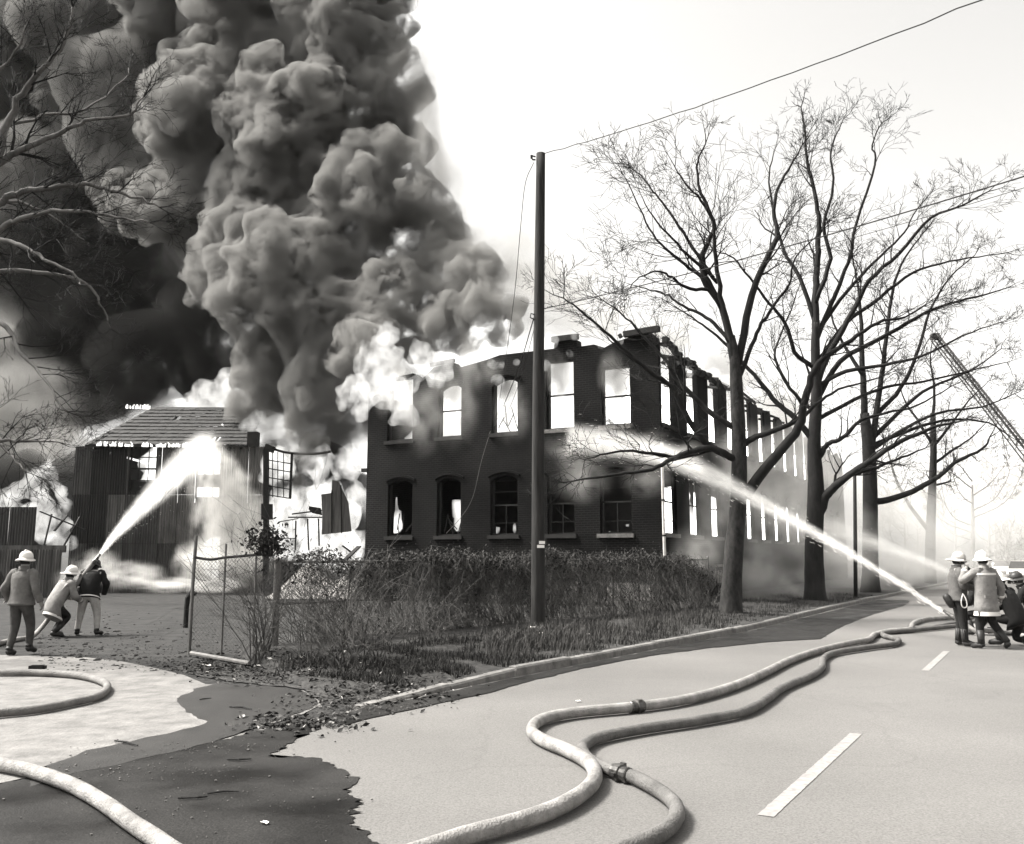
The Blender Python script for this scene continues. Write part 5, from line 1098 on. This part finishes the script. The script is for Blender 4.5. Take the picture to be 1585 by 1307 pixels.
def person(label,pos,rz,pose,top=None,legs=None,coat=None,hem=.62,helmet='white',stripes=(),boots=True,sc_=1.0,cap=False,shield=False,glove=None,hair=M_hair,trouser_r=1.15,look=0,lift=0):
    J={k:Vector(v) for k,v in STAND.items()}
    for k,v in pose.items(): J[k]=Vector(v)
    root=empty('person',pos,rz,label,'person'); root.scale=(sc_,)*3
    names=list(J); idx={n:i for i,n in enumerate(names)}
    me=bpy.data.meshes.new('body'); me.from_pydata([J[n]+Vector((0,0,lift)) for n in names],[(idx[a],idx[b]) for a,b in BONES],[])
    o=bpy.data.objects.new('body',me); C.objects.link(o)
    md=o.modifiers.new('skin','SKIN'); md.use_smooth_shade=True
    for n in names:
        r=RAD.get(n) or RAD[n[:2]]
        k=trouser_r if n[:2] in('hi','kn','an') and n[:2]!='to' else 1.0
        if top and not coat and n[:2] in('sh','el') or n in('bel','che'): k=1.1
        me.skin_vertices[0].data[idx[n]].radius=(r[0]*k,r[1]*k)
    me.skin_vertices[0].data[idx['pel']].use_root=True
    sb=o.modifiers.new('sub','SUBSURF'); sb.levels=2; sb.render_levels=2
    bpy.context.view_layer.update()
    m2=bpy.data.meshes.new_from_object(o.evaluated_get(bpy.context.evaluated_depsgraph_get())); o.modifiers.clear(); o.data=m2
    # fingers, thumb, nose, ears added to the same surface
    bm=bmesh.new(); bm.from_mesh(m2); q=MB()
    up=Vector((0,0,lift))
    for s,sg in(('L',-1),('R',1)):
        wr,ha=J['wr'+s],J['ha'+s]; d=(ha-wr).normalized(); side=d.orthogonal().normalized(); side=Vector((0,1,0))-d*d.y
        side=side.normalized() if side.length>.1 else d.orthogonal().normalized(); pal=d.cross(side)*(-sg)
        for k,l in enumerate((.07,.08,.075,.058)):
            b=ha+side*(.03-.02*k)-d*.005; m=b+d*l*.55+pal*.012; e=m+d*l*.3+pal*.03; q.tube([b+up,m+up,e+up],[.0095,.009,.007],5)
        b=ha-d*.05+side*.03; q.tube([b+up,b+side*.035+d*.03+up,b+side*.035+d*.06+pal*.015+up],[.011,.010,.008],5)
    hc=J['hed']; ax=(J['top']-J['nck']).normalized(); Mh=ax.to_track_quat('Z','Y').to_matrix()@Matrix.Rotation(math.pi,3,'Z') if False else Matrix.Identity(3)
    fwd=(Matrix.Rotation(look,3,'Z')@Vector((0,1,0))); lat=Vector((fwd.y,-fwd.x,0))
    c=hc+up
    q.tube([c+fwd*.085+Vector((0,0,.012)),c+fwd*.108+Vector((0,0,-.022)),c+fwd*.09+Vector((0,0,-.028))],[.008,.014,.010],6)
    for sg in(-1,1):
        e=c+lat*sg*.078; q.tube([e+Vector((0,0,-.03)),e+lat*sg*.016,e+Vector((0,0,.028))],[.008,.015,.009],6)
    q.tube([c+fwd*.088+lat*-.022+Vector((0,0,-.052)),c+fwd*.094+Vector((0,0,-.052)),c+fwd*.088+lat*.022+Vector((0,0,-.052))],[.005,.008,.005],5)
    t2=bpy.data.meshes.new('x'); t2.from_pydata(q.v,[],q.f); bm.from_mesh(t2); bm.to_mesh(m2); bm.free()
    # colour regions by nearest bone
    m2.materials.clear(); 
    for mm in(M_skin,top or M_skin,legs,glove or M_skin): m2.materials.append(mm)
    reg={}
    for a,b in BONES:
        reg[(a,b)]=0 if b in('nck','hed','top') else 3 if b[:2]=='ha' else 2 if b[:2] in('hi','kn','an','to') or a=='pel' and b!='bel' else 1
    BB=[(J[a]+up,J[b]+up,reg[(a,b)]) for a,b in BONES]
    for f in m2.polygons:
        p=f.center; best=9;w=0
        for a,b,r in BB:
            d=b-a; t=max(0,min(1,(p-a).dot(d)/max(d.length_squared,1e-9))); L=(p-a-d*t).length
            if L<best: best=L;w=r
        f.material_index=w; f.use_smooth=True
    o.parent=root
    # eyes
    for sg in(-1,1):
        q=MB(); q.lathe(c+fwd*.080+lat*sg*.03+Vector((0,0,.015)),[(.001,-.012),(.009,-.006),(.012,0),(.009,.006),(.001,.012)],8); q.build('eye',M_boot,o,True)
    # hair under the hat
    q=MB(); loft(q,[(c-fwd*.02+Vector((0,0,z)),lat*r,fwd*(r*1.12)) for z,r in((-.05,.074),(0,.09),(.05,.088),(.09,.06),(.105,.02))],14); q.build('hair',hair,root,True)
    # boots
    for s in 'LR':
        if boots:
            an,to,kn=J['an'+s]+up,J['to'+s]+up,J['kn'+s]+up; sh=(kn-an).normalized(); q=MB()
            q.tube([an+sh*.24,an+sh*.1,an],[.075,.066,.062],10) if boots is True else q.tube([an+sh*.05,an],[.058,.06],10); d=(to-an); d2=Vector((d.x,d.y,d.z)); n_=d2.normalized()
            q.tube([an-n_*.055+Vector((0,0,-.03)),an+Vector((0,0,-.03)),an+d2*.55+Vector((0,0,-.005)),to+n_*.02+Vector((0,0,.004)),to+n_*.055],[.036,.058,.052,.046,.02],10); q.build('boot',M_boot,root,True)
    # coat
    if coat:
        q=MB(); nk,ch,be,pe=J['nkb']+up,J['che']+up,J['bel']+up,J['pel']+up
        ls=(J['shR']-J['shL']).normalized(); spine=(nk-pe).normalized(); fr=spine.cross(ls)*-1; dn=-spine if abs(spine.z)<.85 else Vector((0,0,-1)); he=pe+dn*(.95-hem)
        mid=pe.lerp(he,.5); w2=.24
        loft(q,[(nk+spine*.03,ls*.075,fr*.075),(nk-spine*.02,ls*.12,fr*.095),(ch+spine*.09,ls*.225,fr*.125),(ch,ls*.225,fr*.155),(be,ls*.205,fr*.155),(pe,ls*.215,fr*.165),(mid,ls*.23,fr*.18),(he,ls*w2,fr*.20),(he,ls*(w2-.02),fr*.18)],20)
        for s in 'LR':
            sh,el,wr=J['sh'+s]+up,J['el'+s]+up,J['wr'+s]+up
            q.tube(smooth_path([sh.lerp(ch,.25),sh,sh.lerp(el,.5),el,el.lerp(wr,.5),wr],4),[.09-.032*i/20 for i in range(21)],12)
        # folds
        q.v=[tuple(Vector(v)+Vector((1,1,.3))*(.012*noise.noise(Vector(v)*9+Vector((pos[0],0,0)))+.008*noise.noise(Vector(v)*22))) for v in q.v]
        ct=q.build('coat',coat,root,True)
        for z in [k_ for k_ in stripes if k_!='cuff']:
            if z=='hem': a,b,w=he.lerp(mid,.06),he.lerp(mid,.48),(w2+.008,.206,.236,.192)
            elif z=='chest': a,b,w=ch+spine*.045,ch+spine*.085,(.236,.152,.236,.142)
            q=MB(); loft(q,[(a,ls*w[0],fr*w[1]),(b,ls*w[2],fr*w[3])],20,False); q.build('reflective_stripe',M_stripe,ct,True)
        for s in 'LR':
            if 'cuff' in stripes:
                el,wr=J['el'+s]+up,J['wr'+s]+up; q=MB(); q.tube([wr.lerp(el,.12),wr.lerp(el,.3)],.067,12); q.build('cuff_stripe',M_stripe,ct,True)
        q=MB(); loft(q,[(nk+spine*.0,ls*.098,fr*.095),(nk+spine*.075,ls*.085,fr*.09),(nk+spine*.07,ls*.07,fr*.075)],14,False); q.build('collar',coat,ct,True)
    if helmet:
        hm=M_helm if helmet=='white' else mat('dark_helmet',.02,.4,v2=.05) if helmet=='dark' else mat('grey_helmet',.35,.35,v2=.55)
        ax=(J['top']+up-J['nck']-up).normalized(); T=Matrix((lat,fwd,Vector((0,0,1)))).transposed(); R_=Vector((0,0,1)).rotation_difference((Vector((0,0,1))+ax).normalized()).to_matrix()@T
        hc2=c+ax*.045
        q=MB(); q.lathe(hc2,[(.105,-.005),(.117,.0),(.116,.04),(.105,.085),(.075,.122),(.03,.138),(.002,.14)],18,R_,.92,1.12); hl=q.build('helmet',hm,root,True)
        q=MB(); vs=[];n=22
        for k in range(n):
            a=2*math.pi*k/n; s_,c_=math.sin(a),math.cos(a); ex=.058+(.075 if s_<0 else .02)*abs(s_)**1.5; dz=-.012-.03*abs(c_)**2*(1)-(.02 if s_<0 else -.006)*abs(s_)
            ri=Vector((.100*c_,.122*s_,.012)); ro_=Vector(((.100+.034)*c_,(.122+ex)*s_,dz)); vs+= [R_@ri+hc2,R_@ro_+hc2,R_@(ro_+Vector((0,0,-.006)))+hc2,R_@(ri+Vector((0,0,-.008)))+hc2]
        fs=[]
        for k in range(n):
            for j in range(4): fs.append((k*4+j,k*4+(j+1)%4,((k+1)%n)*4+(j+1)%4,((k+1)%n)*4+j))
        q.add(vs,fs); q.build('brim',hm,hl,True)
        q=MB(); 
        q.tube([hc2+R_@Vector((0,.12,.05)),hc2+R_@Vector((0,.07,.135)),hc2+R_@Vector((0,-.04,.152)),hc2+R_@Vector((0,-.12,.07))],.010,6); q.build('crest',hm,hl,True)
        if shield:
            q=MB(); vs=[]
            for k in range(9):
                a=-1.15+2.3*k/8
                for z in(.0,-.10): vs.append(hc2+R_@Vector((.128*math.sin(a),.145*math.cos(a),z)))
            q.add(vs,[(2*i,2*i+2,2*i+3,2*i+1) for i in range(8)]); q.build('face_shield',mat('tinted_shield',.12,.15,spec=.8,v2=.2),hl,True)
    if cap:
        hc2=c+Vector((0,0,.05)); q=MB(); q.lathe(hc2,[(.10,-.01),(.112,.0),(.135,.045),(.12,.07),(.05,.085),(.002,.088)],18,None,1,1.08); hl=q.build('cap',M_boot,root,True)
        q=MB(); loft(q,[(hc2+fwd*.10+Vector((0,0,-.01)),lat*.10,fwd*.07),(hc2+fwd*.11+Vector((0,0,-.022)),lat*.10,fwd*.075)],14); q.build('visor',M_boot,hl)
    return root,J
GZ=.012
def at(px,py,z=GZ): p=G(px,py,0); p.z=z; return p
person('man in grey pullover, jeans and white helmet walking away at left edge',at(27,1015),R(-6),dict(
 elL=(-.30,-.05,1.15),wrL=(-.32,.10,.93),haL=(-.31,.14,.85),elR=(.29,-.08,1.16),wrR=(.36,.0,.92),haR=(.37,.03,.83),
 knL=(-.10,.02,.49),anL=(-.10,-.10,.09),toL=(-.12,.06,.035),knR=(.10,.16,.51),anR=(.11,.14,.13),toR=(.12,.28,.06)),
 coat=cloth('pullover',.08,.14),hem=.86,legs=cloth('jeans',.03,.065),trouser_r=1.22,boots='shoe')
person('crouching firefighter in pale coat and white helmet on the attack hose',at(88,986),R(-35),dict(
 pel=(0,-.12,.62),bel=(0,-.06,.76),che=(0,.08,.98),nkb=(0,.16,1.12),nck=(0,.19,1.18),hed=(0,.22,1.27),top=(0,.22,1.35),
 shL=(-.18,.12,1.08),elL=(-.24,.2,.82),wrL=(-.12,.38,.78),haL=(-.08,.45,.78),shR=(.18,.12,1.08),elR=(.26,.18,.82),wrR=(.16,.38,.72),haR=(.12,.46,.72),
 hiL=(-.1,-.12,.58),knL=(-.14,.20,.44),anL=(-.13,.0,.09),toL=(-.15,.16,.035),hiR=(.1,-.12,.58),knR=(.14,.16,.40),anR=(.14,-.16,.10),toR=(.16,.0,.035)),
 legs=cloth('black_trousers',.006,.016),coat=cloth('pale_coat',.13,.25),hem=.70,stripes=('hem','cuff'),sc_=1.04,look=.0,glove=cloth('glove',.04,.09))
r_,J_=person('firefighter in black jacket and light trousers aiming the left hose',at(134,984),R(8),dict(
 pel=(0,-.02,.93),bel=(0,.02,1.07),che=(0,.10,1.26),nkb=(0,.18,1.38),nck=(0,.22,1.42),hed=(0,.28,1.48),top=(0,.30,1.55),
 shL=(-.18,.14,1.34),elL=(-.30,.24,1.12),wrL=(-.16,.44,1.14),haL=(-.10,.52,1.16),shR=(.18,.14,1.34),elR=(.32,.10,1.10),wrR=(.26,.18,.88),haR=(.22,.28,.90),
 hiL=(-.1,-.02,.88),knL=(-.17,.05,.48),anL=(-.20,-.02,.09),toL=(-.25,.14,.035),hiR=(.1,-.02,.88),knR=(.18,.03,.48),anR=(.22,-.05,.09),toR=(.27,.11,.035)),
 legs=cloth('light_trousers',.26,.44),coat=cloth('black_coat',.004,.010),hem=.80,helmet='dark',stripes=('hem',),trouser_r=1.25,boots='shoe')
# faded lettering patch across the shoulders: five blurred white block characters
ct=[c for c in r_.children if c.name.startswith('coat')][0]
for k in range(5):
    q=MB(); x=-.072+k*.034; y,z=-.008,1.335
    M=Matrix.Rotation(R(-28),3,'X')
    def bb(cx,cz,w_,h_): q.box(Vector((x,y,z))+M@Vector((cx,0,cz)),(w_,.008,h_),M)
    bb(-.009,0,.007,.034); bb(.002,.014,.017,.007); bb(.002,-.014,.017,.007)
    if k in(0,3,4): bb(.009,0,.006,.024)
    q.build('letter',M_stripe,ct)
person('firefighter in grey jacket and face shield talking into a radio',at(1489,1001),R(-98),dict(
 nck=(0,.025,1.53),hed=(0,.05,1.62),top=(0,.06,1.70),
 elL=(-.27,.08,1.18),wrL=(-.08,.28,1.20),haL=(-.02,.33,1.22),elR=(.27,.02,1.15),wrR=(.10,.27,1.10),haR=(.03,.33,1.12),
 knL=(-.11,.04,.5),anL=(-.12,-.02,.09),toL=(-.13,.16,.035),knR=(.11,.02,.5),anR=(.12,.03,.09),toR=(.18,.19,.035)),
 legs=cloth('dark_trousers',.006,.016),coat=cloth('grey_jacket',.05,.11),hem=.86,helmet='grey',shield=True,trouser_r=1.3,glove=cloth('glove',.04,.09))
pr=bpy.data.objects[[o.name for o in bpy.data.objects if o.get('label','').startswith('firefighter in grey jacket')][0]]
q=MB(); loft(q,[(Vector((0,0,1.0)),Vector((.19,0,0)),Vector((0,.15,0))),(Vector((0,0,1.05)),Vector((.19,0,0)),Vector((0,.15,0)))],18,False); q.build('belt',M_boot,pr)
q=MB(); q.lathe((.06,-.20,.86),[(.03,-.15),(.08,-.13),(.10,-.03),(.095,.08),(.07,.13),(.02,.15)],10,Matrix.Rotation(.5,3,'X'),1.0,.75); q.build('hip_bag',M_boot,pr,True)
q=MB(); pts=[Vector((.20,.02,1.0)),Vector((.235,-.03,.86)),Vector((.235,-.02,.76)),Vector((.235,.03,.74)),Vector((.235,.07,.78)),Vector((.23,.06,.9)),Vector((.20,.02,1.0))]; q.tube(smooth_path(pts,4),.011,6); q.build('rope_loop',M_stripe,pr)
q=MB(); q.box((.01,.20,1.50),(.05,.05,.11),Matrix.Rotation(.7,3,'X')); q.tube([(.01,.21,1.54),(.01,.15,1.64)],.006,5); q.build('radio',M_boot,pr)
r_,J_=person('officer in long pale coat and white helmet seen from behind',at(1532,1005),R(12),dict(
 elL=(-.36,.16,1.26),wrL=(-.20,.26,1.46),haL=(-.15,.27,1.52),elR=(.30,-.06,1.14),wrR=(.34,.02,.92),haR=(.35,.05,.84),
 knL=(-.10,.10,.5),anL=(-.13,.05,.09),toL=(-.18,.20,.035),knR=(.16,.10,.50),anR=(.30,-.12,.12),toR=(.38,.02,.04)),
 legs=cloth('black_trousers',.006,.016),coat=cloth('long_pale_coat',.12,.22),hem=.60,stripes=('chest','hem','cuff'),trouser_r=1.25,sc_=1.0)
ct=[c for c in r_.children if c.name.startswith('coat')][0]
q=MB(); q.box((-.10,-.185,.97),(.14,.02,.05)); q.build('pocket_flap',cloth('long_pale_coat',.12,.22),ct)
KN=dict(pel=(0,-.05,.48),bel=(0,.0,.62),che=(0,.10,.84),nkb=(0,.17,.98),nck=(0,.20,1.04),hed=(0,.24,1.13),top=(0,.25,1.20),
 shL=(-.18,.13,.94),elL=(-.24,.26,.70),wrL=(-.12,.45,.66),haL=(-.08,.52,.66),shR=(.18,.13,.94),elR=(.26,.24,.70),wrR=(.14,.44,.62),haR=(.10,.52,.62),
 hiL=(-.1,-.05,.45),knL=(-.14,.34,.46),anL=(-.13,.22,.09),toL=(-.14,.38,.035),hiR=(.1,-.05,.45),knR=(.14,.10,.09),anR=(.14,-.30,.10),toR=(.14,-.33,.03))
person('kneeling firefighter in black coat and white helmet at right edge',at(1574,1000),R(35),KN,legs=cloth('black_trousers',.006,.016),coat=cloth('black_coat',.004,.010),hem=.80,stripes=(),sc_=1.08)
person('crouched firefighter in black gear hidden behind the long pale coat',at(1524,984),R(60),KN,legs=cloth('black_trousers',.006,.016),coat=cloth('black_coat',.004,.010),hem=.85,helmet='dark',stripes=('cuff',),sc_=1.0)
person('dark kneeling figure cut off by the right picture edge',at(1602,985),R(60),KN,legs=cloth('black_trousers',.006,.016),coat=cloth('black_coat',.004,.010),hem=.80,helmet='dark',sc_=1.05)
person('person in dark clothes mostly beyond the left picture edge',at(-30,1000),R(20),dict(elR=(.30,.02,1.14),wrR=(.34,.12,.92),haR=(.34,.16,.84)),top=cloth('dark_jacket',.02,.05),legs=cloth('dark_trousers',.006,.016),helmet='dark')
# ================================================================ AERIAL LADDER
LYd=62.0; lt=P(1450,520,LYd); lb_=P(1640,758,LYd-6); base=Vector((lb_.x+6.5,lb_.y-4.0,0))
lad=empty('aerial_ladder',base,0,'raised aerial ladder leaning in from the right among the trees','ladder')
foot=lb_+(lb_-lt).normalized()*4.5
ldir=(lt-foot).normalized(); LL=(lt-foot).length; side=ldir.cross(Vector((.25,1,0))).normalized(); lat_=side.cross(ldir).normalized()
M_lad=mat('dark_ladder',.02,.6,v2=.06,scale=3)
for s in(-1,1):
    q=MB(); q.bar(foot+lat_*s*.38-base,lt+lat_*s*.30-base,.10,.13); q.build('rail',M_lad,lad)
    q=MB(); q.bar(foot+lat_*s*.38+side*.62-base,lt+lat_*s*.30+side*.42-base,.07,.07); q.build('top_chord',M_lad,lad)
    nb=44
    for k in range(nb):
        a=foot+ldir*LL*k/nb+lat_*s*.34; b=foot+ldir*LL*(k+1)/nb+lat_*s*.34+side*(.6-.18*k/nb)
        q=MB(); q.bar((a if k%2 else a+side*(.6-.18*k/nb))-base,(b if k%2 else b-side*(.6-.18*k/nb))-base,.035); q.build('lattice_bar',M_lad,lad)
for k in range(60):
    a=foot+ldir*LL*(k+.5)/60; q=MB(); q.bar(a-lat_*.36-base,a+lat_*.36-base,.04); q.build('rung',M_lad,lad)
q=MB(); q.box(lt-base+side*.15,(.5,.5,.4)); q.build('tip_nozzle',M_lad,lad)
q=MB(); q.bar(Vector((0,0,0))+(foot-base)*.0+Vector((0,0,.0)),foot-base,1.0,1.0); q.build('turntable',M_lad,lad)
# ================================================================ PARKED CARS down the road
M_carp=mat('pale_car_paint',.55,.3,var=.06,spec=.6); M_carg=mat('car_glass',.05,.1,spec=.8); M_tyre=mat('tyre',.02,.8); M_chrome=mat('chrome',.5,.2,metal=1.0)
def car(pos,rz,label):
    root=empty('parked_car',pos,rz,label,'car','parked cars down the road')
    w_=.88
    prof=[(-2.35,.35),(-2.4,.62),(-2.3,.86),(-1.5,.93),(-1.15,.95),(1.0,.97),(1.7,.93),(2.3,.86),(2.42,.6),(2.36,.34)]
    q=MB(); q.prism([(x,z) for x,z in prof],-w_,w_); q.build('body',M_carp,root)
    g=[(-1.3,.94),(-.75,1.40),(.75,1.42),(1.35,.955)]
    q=MB(); vs=[];
    for x,z in g:
        k=.0 if z<1 else .14
        vs+= [(x,-w_+.06+k,z),(x,w_-.06-k,z)]
    q.add(vs,[(0,1,3,2),(2,3,5,4),(4,5,7,6),(0,2,4,6),(1,7,5,3),(0,6,7,1)]); q.build('cabin',M_carg,root)
    q=MB(); q.box((0,0,1.425),(1.5,2*(w_-.2),.05)); q.build('roof',M_carp,root)
    for x in(-1.4,1.45):
        for s in(-1,1):
            q=MB(); M=Matrix.Rotation(math.pi/2,3,'X'); q.lathe((x,s*(w_-.06),.32),[(.2,-.1),(.32,-.09),(.33,0),(.32,.09),(.2,.1)],16,M); t=q.build('wheel',M_tyre,root)
            q=MB(); q.lathe((x,s*(w_+.035),.32),[(.18,-.02),(.18,.02),(.05,.03)],12,M); q.build('rim',M_chrome,t)
    for s in(-1,1):
        q=MB(); q.box((2.39,s*.62,.68),(.06,.28,.14)); q.build('headlight',M_chrome,root)
        q=MB(); q.box((-2.38,s*.62,.72),(.06,.3,.14)); q.build('tail_light',M_carg,root)
    for x in(2.44,-2.44):
        q=MB(); q.box((x,0,.45),(.1,1.7,.14)); q.build('bumper',M_chrome,root)
    return root
for px,Y,lab in((1556,74,'pale sedan parked far down the road, the left one'),(1583,60,'pale sedan parked at right picture edge behind the crew'),(1548,118,'small hazy car farthest down the road')):
    p=P(px,862,Y); p.z=.01; car(p,math.pi/2-RD+math.pi,lab)
# ================================================================ SMALL THINGS
def lump(name,px,py,sz,label,cat,m,seed=0,z=.012,rz=0):
    rg=random.Random(seed); bm=bmesh.new(); bmesh.ops.create_cube(bm,size=1); bmesh.ops.bevel(bm,geom=bm.edges[:],offset=.14,segments=2,affect='EDGES')
    for v in bm.verts: v.co=Vector((v.co.x*sz[0],v.co.y*sz[1],(v.co.z+.5)*sz[2]))+Vector((rg.gauss(0,.02),rg.gauss(0,.02),0))*min(sz)
    me=bpy.data.meshes.new(name); bm.to_mesh(me); bm.free(); me.materials.append(m); o=link(name,me); o.location=G(px,py); o.location.z=z; o.rotation_euler=(0,0,rz); return tag(o,label,cat)
lump('dropped_block',58,1038,(.24,.11,.07),'small dark block lying on the drive above the looped hose','block',M_char,1,rz=.1)
def paper(px,py,s,label,z=.02,seed=0):
    rg=random.Random(seed); q=MB(); n=4; vs=[]
    for i in range(n+1):
        for j in range(n+1): vs.append(((i/n-.5)*s*2,(j/n-.5)*s*1.3,abs(rg.gauss(0,s*.22))))
    q.add(vs,[(i*(n+1)+j,(i+1)*(n+1)+j,(i+1)*(n+1)+j+1,i*(n+1)+j+1) for i in range(n) for j in range(n)]); o=q.build('paper_scrap',M_white,label=label,cat='litter',group='scraps of litter'); p=G(px,py); k=on_verge(p.x,p.y); o.location=(p.x,p.y,(max(0,k.z) if k else 0)+z); o.rotation_euler=(0,0,rg.uniform(0,3))
paper(895,1088,.03,'white scrap lying alone on the dry road',seed=1); paper(838,1003,.06,'white paper caught in grass at the pole foot',z=.08,seed=2); paper(910,1000,.04,'white scrap in the verge grass right of the pole',z=.05,seed=3)
paper(466,1036,.06,'crumpled white paper below the spiky shrub',seed=4); paper(322,1033,.05,'white paper scrap at the drive edge near the gate',seed=5); paper(410,1279,.03,'torn white scrap on the wet patch',seed=6)
def stick(px,py,L,ang,r,label,seed=0):
    rg=random.Random(seed); q=MB(); d=Vector((math.cos(ang),math.sin(ang),0)); q.tube([-d*L/2+Vector((0,0,r)),Vector((rg.gauss(0,.02),rg.gauss(0,.02),r*1.4)),d*L/2+Vector((0,0,r))],[r*.7,r,r*.5],6); o=q.build('fallen_stick',M_char,label=label,cat='stick',group='fallen sticks'); p=G(px,py); o.location=(p.x,p.y,.015)
stick(372,1100,.34,-.5,.012,'dark stick lying on the wet drive mouth',1); stick(298,1240,.2,.2,.01,'short twig on the wet patch left of centre',2); stick(345,1232,.22,.3,.008,'thin twig on the wet patch, right of the short one',3); stick(195,1155,.36,-.6,.012,'twig by the gutter crack near the drive',4); stick(318,1085,.16,.9,.008,'tiny twig at the edge of the wet concrete',5); stick(370,1180,.2,.1,.01,'twig near the tip of the wet patch',6)
# ================================================================ HAZE
q=MB(); q.box((0,330,30),(1100,780,62)); hz=q.build('haze',vol_mat('haze',.00006,.97),kind='stuff')
